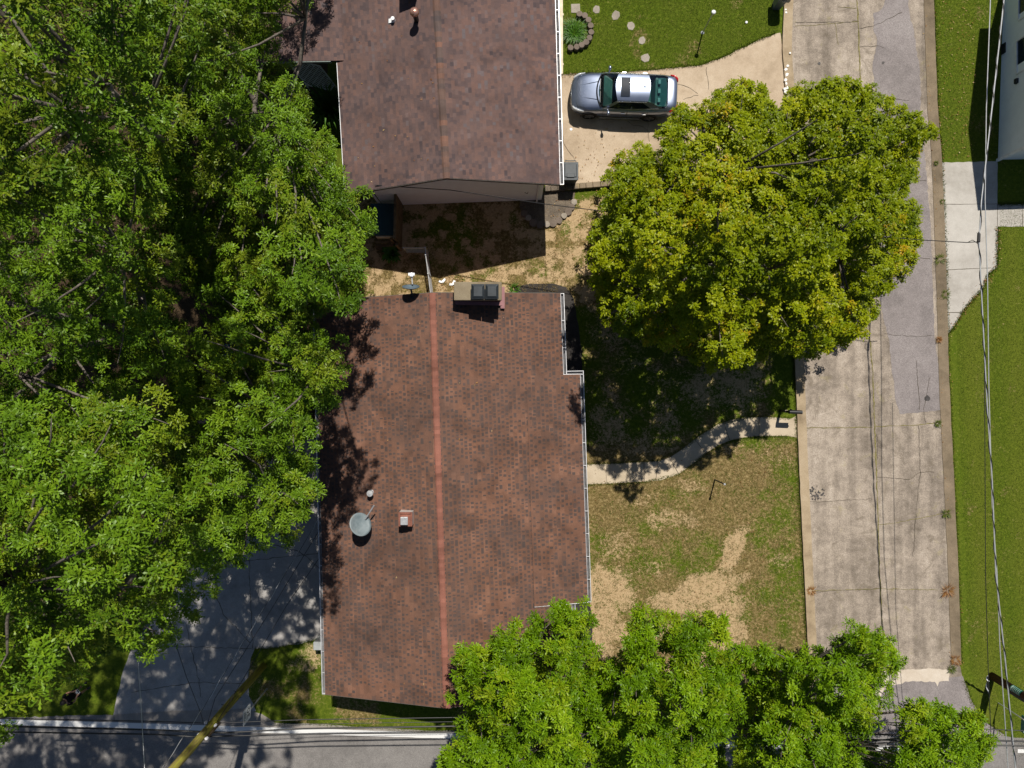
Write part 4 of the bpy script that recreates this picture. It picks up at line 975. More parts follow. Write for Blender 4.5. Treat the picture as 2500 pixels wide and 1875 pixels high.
OG = "big oaks crowding the yard on the left"
OAK = dict(group=OG, mat=M_OAK, leaf=(0.155, 0.0125), per=7, nspray=20, nros=9, spray=0.22, up=0.6, tight=1.0, layers=(0.86, 1.05, 1.05), zvar=1.0, deep=3.1, valleys=OAK_VALLEYS, spread=(48, 92))
tree("oak_tree", "tall oak filling the photo's upper left corner", base_px=(720, 560), seed=101, ztop=19.5, zedge=14.5, clump=0.95,
     poly=[(-260, -260), (520, -260), (560, 40), (540, 240), (440, 470), (150, 540), (-260, 520)], gaps=((170, 150, 8), (360, 160, 6)), **OAK)
tree("oak_tree", "dark green oak overhanging the plum brown roof and the wooden deck", base_px=(838, 592), seed=102, ztop=13.5, zedge=9.4, clump=0.85,
     poly=[(330, -190), (815, -190), (790, -40), (762, 10), (700, 52), (682, 100), (700, 150), (742, 205), (762, 260), (786, 320), (826, 365), (846, 420), (905, 490), (925, 560), (875, 600), (888, 650), (900, 715), (868, 775), (760, 800), (640, 720), (470, 680), (360, 520), (320, 200), (330, 40)], gaps=(), **OAK)
tree("oak_tree", "broad oak at the photo's left edge with bare limbs showing below it", base_px=(700, 850), seed=103, ztop=17.0, zedge=13.0, clump=0.95,
     poly=[(-260, 400), (150, 420), (330, 360), (470, 470), (490, 600), (440, 760), (470, 860), (520, 920), (510, 1030), (340, 1100), (170, 1100), (-260, 1120)], gaps=((432, 700, 18),), **OAK)
tree("oak_tree", "oak leaning over the near house's west gutter", base_px=(800, 1030), seed=104, ztop=13.0, zedge=10.2, clump=0.85,
     poly=[(400, 560), (640, 640), (770, 790), (826, 845), (822, 920), (776, 970), (742, 1040), (738, 1085), (752, 1160), (768, 1235), (690, 1310), (600, 1350), (545, 1390), (380, 1330), (350, 1120), (400, 960), (430, 840), (520, 800), (500, 740), (400, 660)], gaps=((560, 790, 16), (590, 850, 8), (760, 1120, 8)), extra=((806, 868, 10.6), (792, 912, 10.4), (768, 955, 10.2), (742, 1000, 10.2), (716, 1060, 10.4), (722, 1110, 10.2), (728, 1165, 10.2), (738, 1215, 10.0), (704, 1262, 10.2), (660, 1300, 10.2), (770, 880, 9.6), (740, 930, 9.4), (700, 1130, 9.4), (690, 1200, 9.4), (600, 1325, 10.4)), **OAK)
tree("oak_tree", "tallest oak with large bright leaf tufts in the lower left corner", base_px=(700, 1190), seed=105, ztop=20.5, zedge=16.5, clump=0.95,
     poly=[(-190, 1000), (170, 980), (330, 990), (480, 1060), (540, 1240), (560, 1340), (505, 1480), (425, 1580), (340, 1610), (260, 1610), (190, 1650), (130, 1710), (60, 1760), (-60, 1860), (-400, 2000), (-950, 2000), (-950, 900), (-450, 900)], gaps=((420, 1230, 8),), **OAK)
MP = [(1415, 600), (1400, 660), (1405, 590), (1422, 545), (1455, 505), (1465, 425), (1485, 392), (1555, 358), (1590, 330), (1612, 245), (1700, 244), (1745, 222), (1790, 182), (1850, 192), (1880, 236), (1935, 186), (1985, 202), (2060, 184), (2120, 212), (2160, 207), (2210, 265), (2280, 300), (2284, 330), (2245, 375), (2220, 470), (2268, 545), (2245, 640), (2155, 720), (2136, 795), (2065, 842), (1985, 885), (1900, 864), (1850, 872), (1790, 912), (1740, 910), (1640, 855), (1560, 842), (1475, 805), (1432, 735)]
def maple_turn(c, rng):
    v = float(fbm(np.array([c[0] / 1.3 + 9]), np.array([c[1] / 1.3 + 4]), 77, 2)[0]); return np.clip(0.27 + (v - 0.5) * 0.9 + rng.normal(0, 0.10), 0, 1)
tree("maple_tree", "big maple with orange tinged leaf tips between the driveway and the curving walk", None, (1700, 645), [(x, y + 6) for x, y in shrink(MP, 0.972)], 10.2, 4.6, M_MAPLE, 201, clump=0.66, spray=0.21, per=6, leaf=(0.135, 0.020), nspray=21, nros=9,
     layers=(1.0, 0.9, 0.7), turn=maple_turn, valleys=MAPLE_VALLEYS, vdepth=2.4, vwid=30.0, trunk_r=0.30, up=0.75, tight=1.04, zvar=1.1, gaps=((1905, 215, 10), (1450, 520, 8), (1700, 340, 8)), extra=((2245, 318, 6.5), (2070, 235, 7.0), (1800, 225, 6.4), (1965, 455, 8.6), (1935, 480, 8.4)))
WG = "bright green street trees along the photo's lower edge"
WK = dict(group=WG, mat=M_WILLOW, leaf=(0.185, 0.0135), per=8, nspray=10, nros=7, spray=0.20, layers=(1.0, 0.6), trunk_r=0.18, spread=(42, 90), tight=1.10, zvar=0.8, reach=(0.7, 1.5), up=0.7)
tree("willow_oak_tree", "bright green tree overlapping the south east corner of the red brown roof", base_px=(1270, 1700), seed=301, ztop=10.0, zedge=6.4, clump=0.40,
     poly=[(1060, 1960), (1065, 1862), (1115, 1800), (1145, 1700), (1110, 1640), (1130, 1590), (1190, 1582), (1232, 1532), (1300, 1552), (1325, 1495), (1418, 1474), (1440, 1560), (1470, 1620), (1515, 1690), (1500, 1800), (1510, 1960)], gaps=((1345, 1645, 16), (1160, 1740, 10), (1290, 1590, 12), (1470, 1720, 16), (1370, 1560, 8)), extra=((1412, 1500, 8.6), (1405, 1530, 8.4), (1330, 1520, 8.6), (1240, 1545, 8.2), (1140, 1604, 8.2), (1130, 1650, 8.0), (1090, 1830, 8.0), (1120, 1690, 8.0), (1510, 1690, 7.6)), **WK)
tree("willow_oak_tree", "bright green street tree with spiky upper twigs beside the bare lawn patch", base_px=(1590, 1700), seed=302, ztop=10.0, zedge=6.4, clump=0.38,
     poly=[(1470, 1960), (1475, 1790), (1470, 1660), (1522, 1600), (1548, 1516), (1575, 1486), (1602, 1556), (1640, 1512), (1700, 1502), (1757, 1480), (1768, 1560), (1820, 1590), (1800, 1660), (1810, 1730), (1765, 1800), (1765, 1960)], gaps=((1625, 1700, 12), (1785, 1770, 22), (1520, 1690, 12), (1606, 1606, 14), (1660, 1570, 12), (1560, 1760, 8), (1720, 1640, 8)), extra=((1573, 1502, 8.6), (1566, 1540, 8.5), (1562, 1575, 8.4), (1640, 1528, 8.5), (1700, 1522, 8.5), (1752, 1505, 8.8), (1738, 1535, 8.6), (1806, 1596, 8.2), (1500, 1640, 8.0)), **WK)
tree("willow_oak_tree", "bright green street tree spreading over the concrete side street's foot", base_px=(1890, 1655), seed=303, ztop=9.6, zedge=5.6, clump=0.38,
     poly=[(1830, 1960), (1800, 1850), (1825, 1740), (1822, 1650), (1855, 1580), (1930, 1612), (1980, 1602), (2020, 1572), (2080, 1532), (2130, 1538), (2175, 1574), (2186, 1610), (2135, 1680), (2155, 1740), (2105, 1800), (2165, 1860), (2185, 1825), (2215, 1715), (2290, 1728), (2330, 1728), (2405, 1765), (2425, 1790), (2392, 1856), (2325, 1900), (2310, 1960)], gaps=((1905, 1650, 14), (1900, 1760, 10), (2075, 1640, 12), (2120, 1705, 16), (1990, 1660, 8), (2150, 1790, 16)), extra=((2105, 1546, 8.4), (2085, 1556, 8.2), (2152, 1592, 8.2), (2176, 1612, 8.0), (1972, 1610, 8.0), (1862, 1600, 8.0), (1880, 1590, 7.8), (2395, 1790, 7.2), (2300, 1740, 7.4), (2240, 1738, 7.2), (2370, 1770, 7.2), (2150, 1690, 7.6), (1805, 1840, 7.6)), **WK)
print("LEAVES", LEAFCOUNT[0])
# ------------------------------------------------------------------ parked car
M_CARPAINT = MT("silver_blue_car_paint"); _p = M_CARPAINT.obj()
M_CARPAINT = M_CARPAINT.surf(M_CARPAINT.ramp(M_CARPAINT.noise(_p, 2.0, 3), [(0.3, (0.20, 0.24, 0.33)), (0.7, (0.26, 0.30, 0.40))]), 0.28, 0.5, 0.85, None, Coat_Weight=0.6, Coat_Roughness=0.06)
M_CARGLASS = MT("teal_car_glass")
_gl = M_CARGLASS.n("ShaderNodeBsdfGlossy"); _gl.inputs["Roughness"].default_value = 0.03; _gl.inputs["Color"].default_value = (0.9, 0.95, 1, 1)
_tp = M_CARGLASS.n("ShaderNodeBsdfTransparent"); _tp.inputs["Color"].default_value = (0.34, 0.56, 0.54, 1)
_lw = M_CARGLASS.n("ShaderNodeLayerWeight"); _lw.inputs["Blend"].default_value = 0.25
_mx = M_CARGLASS.n("ShaderNodeMixShader"); M_CARGLASS.t.links.new(M_CARGLASS.math('ADD', M_CARGLASS.math('MULTIPLY', _lw.outputs["Fresnel"], 0.6), 0.05), _mx.inputs[0])
M_CARGLASS.t.links.new(_tp.outputs[0], _mx.inputs[1]); M_CARGLASS.t.links.new(_gl.outputs[0], _mx.inputs[2]); M_CARGLASS.t.links.new(_mx.outputs[0], M_CARGLASS.out.inputs[0]); M_CARGLASS = M_CARGLASS.m
M_TINT = simple("dark_tinted_glass", (0.006, 0.012, 0.022), 0.06, 0.6)
M_TYRE = simple("tyre_rubber", (0.018, 0.018, 0.018), 0.9, 0.2)
M_ALLOY = simple("alloy_rim", (0.22, 0.22, 0.23), 0.35, 0.5, 0.6)
M_CHROME = simple("chrome_strip", (0.72, 0.70, 0.66), 0.18, 0.5, 0.9)
M_RED = simple("red_tail_lamp", (0.42, 0.012, 0.016), 0.2, 0.6)
M_LAMP = simple("headlamp_glass", (0.42, 0.44, 0.46), 0.12, 0.6)
M_CABIN = simple("cabin_trim", (0.16, 0.20, 0.19), 0.8)
M_SEAT = simple("dark_seat", (0.035, 0.04, 0.045), 0.8)
M_PAPER = simple("pale_headrest", (0.45, 0.50, 0.50), 0.8)
car = thing("parked_car", "silver blue sedan with a dark sunroof parked on the sunny driveway", "car", at(1250 + 4.98 * S, 937.5 - 12.93 * S), math.radians(-2.2))
L = 4.70
def cu(u): return u - L / 2
US = [0.0, 0.04, 0.12, 0.28, 0.55, 0.90, 1.25, 1.7, 2.3, 2.9, 3.5, 3.95, 4.25, 4.50, 4.64, 4.70]
WD = [0.40, 0.58, 0.70, 0.80, 0.875, 0.90, 0.905, 0.905, 0.905, 0.905, 0.90, 0.88, 0.85, 0.80, 0.70, 0.58]
DK = [0.60, 0.68, 0.74, 0.80, 0.87, 0.93, 0.98, 1.00, 1.00, 1.01, 1.03, 1.06, 1.08, 1.08, 1.05, 0.96]
BT = [0.30, 0.24, 0.20, 0.18, 0.18, 0.18, 0.18, 0.18, 0.18, 0.18, 0.18, 0.18, 0.20, 0.24, 0.30, 0.36]
sec = lambda W, D, B: [(0.0, D + 0.012), (0.35 * W, D + 0.006), (0.66 * W, D - 0.005), (0.84 * W, D - 0.035), (0.935 * W, D - 0.10), (0.985 * W, D - 0.22), (1.0 * W, 0.55 * D + 0.45 * B + .08), (0.985 * W, B + 0.16), (0.93 * W, B)]
b = MB(); rows = []
for u, W, D, B in zip(US, WD, DK, BT):
    h = sec(W, D, B); full = [(-y, z) for y, z in h[::-1]] + h[1:]; rows.append([(cu(u), y, z) for y, z in full])
n = len(rows[0]); vs = [v for r in rows for v in r]; fs = []
for i in range(len(rows) - 1):
    for j in range(n - 1): fs.append((i * n + j, i * n + j + 1, (i + 1) * n + j + 1, (i + 1) * n + j))
fs.append(tuple(range(n))[::-1]); fs.append(tuple((len(rows) - 1) * n + j for j in range(n)))
def _open(f):      # the cabin is open under the glass
    q = [vs[k] for k in f]; cx_ = sum(v[0] for v in q) / 4 + L / 2; cy_ = max(abs(v[1]) for v in q)
    return len(f) == 4 and 1.25 < cx_ < 4.2 and cy_ < 0.8 and min(v[2] for v in q) > 0.85
fs = [f for f in fs if not _open(f)]
fs += [(i * n + n - 1, i * n, (i + 1) * n, (i + 1) * n + n - 1) for i in range(len(rows) - 1)]
b.add(vs, fs)
body = b.build("body", M_CARPAINT, car, smooth=True, local=True, sub=1)
# greenhouse surfaces
def patch(name, mat, f, nu=10, nv=8, parent=car):
    b = MB(); vs = [f(i / nu, j / nv) for i in range(nu + 1) for j in range(nv + 1)]
    fs = [(i * (nv + 1) + j, i * (nv + 1) + j + 1, (i + 1) * (nv + 1) + j + 1, (i + 1) * (nv + 1) + j) for i in range(nu) for j in range(nv)]
    c = Vector((0, 0, 0.6))
    v = [Vector(q) for q in vs]; m = len(fs) // 2; a_, b_, c_, d_ = [v[k] for k in fs[m]]
    if (b_ - a_).cross(d_ - a_).dot((a_ + c_) / 2 - c) < 0: fs = [t[::-1] for t in fs]
    return b.add(vs, fs).build(name, mat, parent, smooth=True, local=True)
def lerp(a, b, t): return a + (b - a) * t
def wbase(y): return 1.20 + 0.20 * (y / 0.74) ** 2          # windscreen foot, bowed forward
def wtop(y): return 1.90 + 0.10 * (y / 0.58) ** 2
def rtop(y): return 3.40 - 0.07 * (y / 0.57) ** 2
def rbase(y): return 4.22 - 0.12 * (y / 0.68) ** 2
ZRf = lambda u, y: 1.42 + 0.03 * math.sin(PI * (u - 1.5) / 2.6) - 0.075 * (abs(y) / 0.58) ** 2.4
def f_ws(s, t):
    yb = lerp(-0.72, 0.72, t); yt = lerp(-0.565, 0.565, t); x = lerp(wbase(yb), wtop(yt), s); y = lerp(yb, yt, s); return (cu(x), y, lerp(0.985 - .03 * (yb / .72) ** 2, ZRf(wtop(yt), yt), s) + 0.03 * math.sin(PI * s))
def f_rf(s, t):
    y = lerp(-0.575, 0.575, t); u = lerp(wtop(y), rtop(y), s); return (cu(u), y, ZRf(u, y))
def f_rw(s, t):
    yt = lerp(-0.555, 0.555, t); yb = lerp(-0.66, 0.66, t); return (cu(lerp(rtop(yt), rbase(yb), s)), lerp(yt, yb, s), lerp(ZRf(rtop(yt), yt), 1.085, s) + 0.035 * math.sin(PI * s))
patch("windshield", M_CARGLASS, f_ws); patch("roof", M_CARPAINT, f_rf, 14, 12); patch("rear_window", M_CARGLASS, f_rw)
def side(sg):
    def f(s, t):     # s along the length, t bottom to top
        ub = lerp(wbase(.72) - 0.05, rbase(.66) + 0.0, s); ut = lerp(wtop(.565), rtop(.555), s)
        zb = lerp(0.945, 1.045, s); yb = lerp(0.80, 0.74, s ** 2)
        return (cu(lerp(ub, ut, t)), sg * lerp(yb, 0.572, t), lerp(zb, ZRf(ut, 0.57), t) + 0.0)
    return f
for sg in (1, -1):
    fS = side(sg)
    patch("pillar_frame", M_CARPAINT if sg > 0 else M_CARPAINT, fS, 12, 4)
    out = lambda p, d=0.006: (p[0], p[1] + sg * d, p[2] + d * .6)
    for a0, a1 in ((0.085, 0.46), (0.50, 0.80)):
        patch("side_window", M_TINT, lambda s, t, a0=a0, a1=a1: out(fS(lerp(a0, a1, s) + (0.06 * t if a0 < .2 else 0) - (0.04 * t if a1 > .6 else 0), 0.08 + 0.74 * t)), 8, 3)
    b = MB(); b.tube([out(fS(x, 0.86), .012) for x in np.linspace(0.05, 0.9, 14)], 0.012, 6); b.tube([out(fS(x, 0.05), .012) for x in np.linspace(0.03, 0.92, 14)], 0.012, 6); b.build("window_trim", M_CHROME, car, local=True)
    # doors: shut lines and handles
    for nm, u0, u1 in (("door", 1.45, 2.50), ("door", 2.52, 3.42)):
        b = MB(); y = sg * 0.913
        pts = [(cu(u0), y * .935, 0.93), (cu(u0), y * 0.99, .75), (cu(u0), y, .55), (cu(u0 + .04), y * .99, .32), (cu(u1 - .06), y * .99, .32), (cu(u1), y, .55), (cu(u1), y * .99, .75), (cu(u1), y * .94, .94)]
        b.tube(pts, 0.006, 5); d = b.build(nm, M_BLACK, car, local=True)
        b = MB(); b.bar((cu(u1 - .26), y * 1.005, .80), (cu(u1 - .08), y * 1.005, .80), 0.03, 0.03); b.build("handle", M_CHROME, d, local=True)
    b = MB(); b.bar((cu(1.35), sg * .90, .2), (cu(3.2), sg * .90, .2), 0.03, 0.05); b.build("sill_strip", M_CHROME, car, local=True)
    # mirror
    b = MB(); b.bar((cu(1.62), sg * .80, .97), (cu(1.66), sg * .93, 1.0), 0.05, 0.04); b.lathe([(0.0, -.11), (0.05, -.09), (0.075, 0), (0.06, .08), (0.0, .1)], (cu(1.66), sg * 1.0, 1.02), 12, Matrix.Rotation(PI / 2, 3, 'X')); b.build("mirror", M_CARPAINT, car, smooth=True, local=True)
    # wheels
    for u in (0.88, 3.58):
        wv = thing("wheel", None, None, (cu(u), sg * 0.81, 0.325)); wv.parent = car
        M90 = Matrix.Rotation(-sg * PI / 2, 3, 'X')
        b = MB(); b.lathe([(0.20, -0.1), (0.30, -0.1), (0.325, -0.06), (0.325, 0.075), (0.305, 0.105), (0.225, 0.11), (0.22, 0.07)], (0, 0, 0), 28, M90); b.build("tyre", M_TYRE, wv, smooth=True, local=True)
        b = MB(); b.lathe([(0.0, 0.06), (0.22, 0.06), (0.23, 0.10), (0.21, 0.10)], (0, 0, 0), 28, M90)
        for k in range(5):
            a = k * 2 * PI / 5; p = M90 @ Vector((0.05 * math.cos(a), 0.05 * math.sin(a), 0.09)); q = M90 @ Vector((0.21 * math.cos(a), 0.21 * math.sin(a), 0.10)); b.bar(p, q, 0.06, 0.02, up=M90 @ Vector((0, 0, 1)))
        b.build("rim", M_ALLOY, wv, local=True)
        b = MB(); b.tube([(cu(u) + 0.365 * math.cos(a), sg * 0.895, .325 + 0.365 * math.sin(a)) for a in np.linspace(-0.1, PI + .1, 16)], 0.03, 6); b.build("wheel_arch", M_BLACK, car, local=True)
    # lamps
    b = MB(); pts = [(cu(0.10), sg * .60, .66), (cu(0.16), sg * .70, .68), (cu(0.34), sg * .80, .715), (cu(0.60), sg * .86, .75)]
    b.tube(pts, [0.03, 0.05, 0.055, 0.02], 8); b.build("headlight", M_LAMP, car, smooth=True, local=True)
    b = MB(); b.tube([(cu(4.36), sg * .815, .93), (cu(4.55), sg * .765, .95), (cu(4.66), sg * .66, .94), (cu(4.69), sg * .52, .93)], [0.03, 0.055, 0.055, 0.02], 8); b.build("tail_light", M_RED, car, smooth=True, local=True)
# bonnet and boot lines
b = MB(); 
for sg in (1, -1):
    b.tube([(cu(0.30), sg * .66, .79), (cu(0.7), sg * .74, .885), (cu(1.2), sg * .76, .955)], 0.006, 5)
b.tube([(cu(0.16 + .16 * (y / .66) ** 2), y, .752 + .035 * (y / .66) ** 2) for y in np.linspace(-.66, .66, 13)], 0.007, 5)
b.build("hood_seam", M_BLACK, car, local=True)
for sg in (1, -1):
    b = MB(); b.tube([(cu(0.36), sg * .26, .822), (cu(0.8), sg * .33, .926), (cu(1.18), sg * .40, .985)], [0.004, 0.011, 0.011], 6)
    b.build("hood_crease", M_CARPAINT, car, local=True)
b = MB(); b.tube([(cu(0.015 + .09 * (y / .6) ** 2), y, .50) for y in np.linspace(-.6, .6, 11)], 0.05, 6); b.build("grille", M_BLACK, car, local=True)
b = MB(); b.tube([(cu(0.01 + .10 * (y / .64) ** 2), y, .62) for y in np.linspace(-.64, .64, 13)], 0.012, 6); b.build("grille_trim", M_CHROME, car, local=True)
b = MB(); b.tube([(cu(1.12 + .20 * (y / .74) ** 2), y, .985 - .03 * (y / .74) ** 2) for y in np.linspace(-.74, .74, 15)], 0.035, 6); b.build("cowl", M_BLACK, car, local=True)
b = MB(); b.tube([(cu(4.24 - .10 * (y / .66) ** 2), y, 1.085) for y in np.linspace(-.66, .66, 11)], 0.012, 6); b.build("trunk_seam", M_BLACK, car, local=True)
b = MB(); pts = [(cu(1.28), -.55, 1.035), (cu(1.27), -.05, 1.05)]; b.bar(*pts, 0.02, 0.015); b.bar((cu(1.25), .02, 1.05), (cu(1.26), .5, 1.04), 0.02, 0.015); b.build("wiper", M_BLACK, car, local=True)
sr = lambda s, t: (cu(lerp(2.12, 2.52, s)), lerp(-.42, .42, t), ZRf(lerp(2.12, 2.52, s), lerp(-.42, .42, t)) + 0.022)
patch("sunroof", simple("sunroof_glass", (0.008, 0.014, 0.026), 0.45, 0.12), sr, 6, 6)
b = MB(); b.tube([(cu(3.05), .03, 1.43), (cu(3.15), .03, 1.47), (cu(3.27), .03, 1.47)], [0.03, 0.028, 0.012], 8); b.build("antenna_fin", M_BLACK, car, smooth=True, local=True)
# cabin seen through the glass
b = MB(); b.box((cu(2.7), 0, .36), (3.0, 1.6, .04)); b.build("cabin_floor", M_SEAT, car, local=True)
b = MB(); b.bar((cu(1.42), 0, .93), (cu(1.80), 0, .97), 1.36, 0.06); b.build("dashboard", M_CABIN, car, local=True, bevel=0.02)
for sg in (1, -1):
    b = MB(); b.box((cu(2.35), sg * .37, .62), (0.5, .5, .2)); b.bar((cu(2.58), sg * .37, .66), (cu(2.72), sg * .37, 1.16), 0.46, 0.12); b.bar((cu(2.70), sg * .37, 1.16), (cu(2.72), sg * .37, 1.32), 0.24, 0.09); b.build("front_seat", M_SEAT, car, local=True, bevel=0.03)
b = MB(); b.box((cu(3.35), 0, .62), (0.5, 1.26, .2)); b.bar((cu(3.60), 0, .66), (cu(3.74), 0, 1.10), 1.26, 0.12); rs_ = b.build("rear_seat", M_CABIN, car, local=True, bevel=0.03)
for y in (-.40, 0, .40):
    b = MB(); b.box((cu(3.84), y, 1.13), (.12, .2, .1)); b.build("headrest", M_PAPER, rs_, local=True, bevel=0.02)
b = MB(); b.box((cu(4.0), 0, 1.03), (0.42, 1.25, .03)); b.build("parcel_shelf", simple("teal_shelf", (0.05, 0.12, 0.12), 0.8), car, local=True)
b = MB(); b.tube([(cu(1.95) + .06 * math.sin(a), .37 + .17 * math.cos(a), 1.0 + .15 * math.sin(a)) for a in np.linspace(0, 2 * PI, 20)], 0.015, 6); b.build("steering_wheel", M_SEAT, car, local=True)

# ------------------------------------------------------------------ wheelie bin
bc = at(1393, 417, 1.0); bn = thing("trash_bin", "grey wheelie bin with glossy lid beside the far house's gutter", "trash bin", (bc.x, bc.y, 0))
M_BIN = simple("grey_bin_plastic", (0.040, 0.048, 0.056), 0.5, 0.35, var=0.2)
b = MB(); b.box((bc.x, bc.y, .5), (.56, .70, .92), taper=1.14); b.build("body", M_BIN, bn, bevel=0.03)
b = MB(); b.box((bc.x, bc.y - .02, 1.0), (.68, .80, .06)); b.box((bc.x, bc.y + .0, 1.04), (.56, .62, .04), taper=.9); b.box((bc.x, bc.y - .22, 1.065), (.34, .18, .03)); lid = b.build("lid", M_BIN, bn, bevel=0.025)
b = MB(); b.tube([(bc.x - .24, bc.y + .36, .97), (bc.x - .24, bc.y + .44, 1.0), (bc.x + .24, bc.y + .44, 1.0), (bc.x + .24, bc.y + .36, .97)], 0.022, 8); b.build("handle", M_BIN, bn)
for sg in (1, -1):
    b = MB(); b.lathe([(0, -.04), (.13, -.04), (.14, 0), (.13, .04), (0, .04)], (bc.x + sg * .27, bc.y + .34, .14), 16, Matrix.Rotation(PI / 2, 3, 'Y')); b.build("wheel", M_TYRE, bn)

# ------------------------------------------------------------------ letter boxes and yard posts
p0 = at(1905, 1003); mb = thing("mailbox", "small black letter box on a black post where the curving walk meets the kerb", "mailbox", p0)
b = MB(); b.bar(p0, p0 + Vector((0, 0, 1.02)), .10, .10); post = b.build("post", M_BLACK, mb)
b = MB(); b.bar(p0 + Vector((0, 0, .66)), p0 + Vector((0, 0, .72)), .115, .115); b.build("band", M_WOODPALE, post)
b = MB(); a = p0 + Vector((-.04, 0, 1.0)); e = p0 + Vector((.52, -.02, 1.0)); prof = [(-.085, 0), (.085, 0), (.085, .10)] + [(.085 * math.cos(t), .10 + .085 * math.sin(t)) for t in np.linspace(0.2, PI - .2, 7)] + [(-.085, .10)]
nn = len(prof); vs = [(q.x, q.y + y, q.z + z) for q in (a, e) for y, z in prof]; b.add(vs, [tuple(range(nn))[::-1], tuple(range(nn, 2 * nn))] + [(i, (i + 1) % nn, nn + (i + 1) % nn, nn + i) for i in range(nn)]); box = b.build("box", M_BLACK, mb)
b = MB(); b.bar(a + Vector((.06, .10, .05)), a + Vector((.06, .10, .24)), .02, .05); b.build("flag", M_BLACK, mb); b = MB(); b.box(e + Vector((.02, 0, .1)), (.03, .05, .03)); b.build("latch", M_STEEL, box)
p0 = at(1893, 22); mb = thing("mailbox", "large grey plastic letter box with flared post at the photo's upper edge", "mailbox", p0)
M_PLAST = simple("slate_plastic", (0.10, 0.125, 0.15), 0.4, 0.5)
b = MB(); b.box((p0.x + .03, p0.y + .12, .4), (.34, .36, .8), taper=1.25); b.build("post", M_PLAST, mb, bevel=0.03)
b = MB(); prof = [(-.26, .74), (.26, .74), (.27, .88)] + [(.27 * math.cos(t), .88 + .20 * math.sin(t)) for t in np.linspace(0.15, PI - .15, 11)] + [(-.27, .88)]
nn = len(prof); cx0 = p0.x + .06; vs = [(cx0 + x, yv, z) for yv in (p0.y - .13, p0.y + .55) for x, z in prof]; b.add(vs, [tuple(range(nn)), tuple(range(nn, 2 * nn))[::-1]] + [((i + 1) % nn, i, nn + i, nn + (i + 1) % nn) for i in range(nn)]); bx = b.build("box", M_PLAST, mb, smooth=False)
b = MB(); b.bar((cx0 - .1, p0.y - .145, .86), (cx0 + .1, p0.y - .145, .86), .03, .03); b.build("latch", M_STEEL, bx)
p0 = at(1715, 80); lp = thing("lamp_post", "thin grey garden lamp post with round white cap on the green lawn", "lamp post", p0)
b = MB(); b.tube([p0, p0 + Vector((0, 0, 1.68))], .030, 10); b.lathe([(0.09, 0), (.07, .03), (.03, .05)], p0, 14); b.build("pole", M_STEEL, lp)
b = MB(); b.lathe([(0.03, 0), (.085, .02), (.095, .07), (.06, .10), (0.0, .105)], p0 + Vector((0, 0, 1.66)), 16); b.build("cap", M_TRIM, lp, smooth=True); b = MB(); b.lathe([(.10, 0), (.104, .012), (.10, .024)], p0 + Vector((0, 0, 1.70)), 18); b.build("rim", M_STEEL, lp)
p0 = at(1745, 1171); lp = thing("garden_post", "slim black metal post standing in the burnt lawn below the curving walk", "post", p0)
b = MB(); b.tube([p0, p0 + Vector((0, 0, 1.42))], .032, 8); b.build("pole", M_DGREY, lp); b = MB(); b.lathe([(0.05, 0), (.055, .05), (.03, .08), (0, .085)], p0 + Vector((0, 0, 1.40)), 12); b.build("cap", M_STEEL, lp)

# ------------------------------------------------------------------ stepping stones, edging, stones
M_STONE = concrete("stepping_stone", [(0.33, (0.17, 0.145, 0.115)), (0.5, (0.30, 0.265, 0.22)), (0.7, (0.40, 0.36, 0.31))], 0.8)
M_EDGE = concrete("edging_block", [(0.33, (0.10, 0.080, 0.064)), (0.5, (0.16, 0.128, 0.104)), (0.7, (0.22, 0.18, 0.15))], 0.6)
M_RUBBLE = simple("white_rubble", (0.76, 0.75, 0.73), 0.85, 0.2)
def stone(name, label, cat, px, py, r, h, mat, group, n=8, asp=1.0, rot=0.0, seed=0, wob=0.12, z=0.0, bev=0.012):
    rr = random.Random(seed); c = at(px, py); pl = []
    for i in range(n):
        a = 2 * PI * i / n; q = r * (1 + rr.uniform(-wob, wob)); x, y = q * math.cos(a) * asp, q * math.sin(a); pl.append((x * math.cos(rot) - y * math.sin(rot), x * math.sin(rot) + y * math.cos(rot)))
    b = MB(); b.prism(pl, 0.0, h); o = b.build(name, mat, None, local=True, bevel=bev); o.location = (c.x, c.y, z); return tag(o, label, cat, group)
SG = "round stepping stones across the green lawn"
for i, (px, py, d) in enumerate(((1456, 24, "nearest the square paver by the ramp"), (1502, 38, "second from the square paver"), (1541, 63, "third from the square paver, mid curve"), (1567, 100, "fourth from the square paver, above the last"), (1575, 141, "last of the row, nearest the parked car"))):
    stone("stepping_stone", "round grey stepping stone in the grass, " + d, "stepping stone", px, py, 0.195 + .012 * (i % 3 - 1), 0.02, M_STONE, SG, 7, 1.0 + .08 * (i % 2), i * .7, i + 1, .2)
stone("paver", "square grey paver in the grass beside the cream ramp", "paver", 1405, 21, 0.29, 0.03, M_STONE, None, 4, rot=PI / 4 + .03, seed=9, wob=0.02)
EG = "scalloped brown edging blocks round the grass clump"
for i, (px, py, a) in enumerate(((1414, 39, -10), (1427, 43, -30), (1436, 54, -60), (1441, 68, -78), (1442, 83, -92), (1438, 97, -115), (1430, 108, -140), (1419, 115, -155), (1407, 119, -168), (1392, 121, 180))):
    stone("edging_block", "brown scalloped edging block in the curved border round the ornamental grass", "edging block", px, py, 0.145, 0.20 + .009 * (i % 4), M_EDGE, EG, 8, 1.0, math.radians(a), 40 + i, 0.08, 0.0, 0.02)
GG = "scalloped stones round the gravel bed"
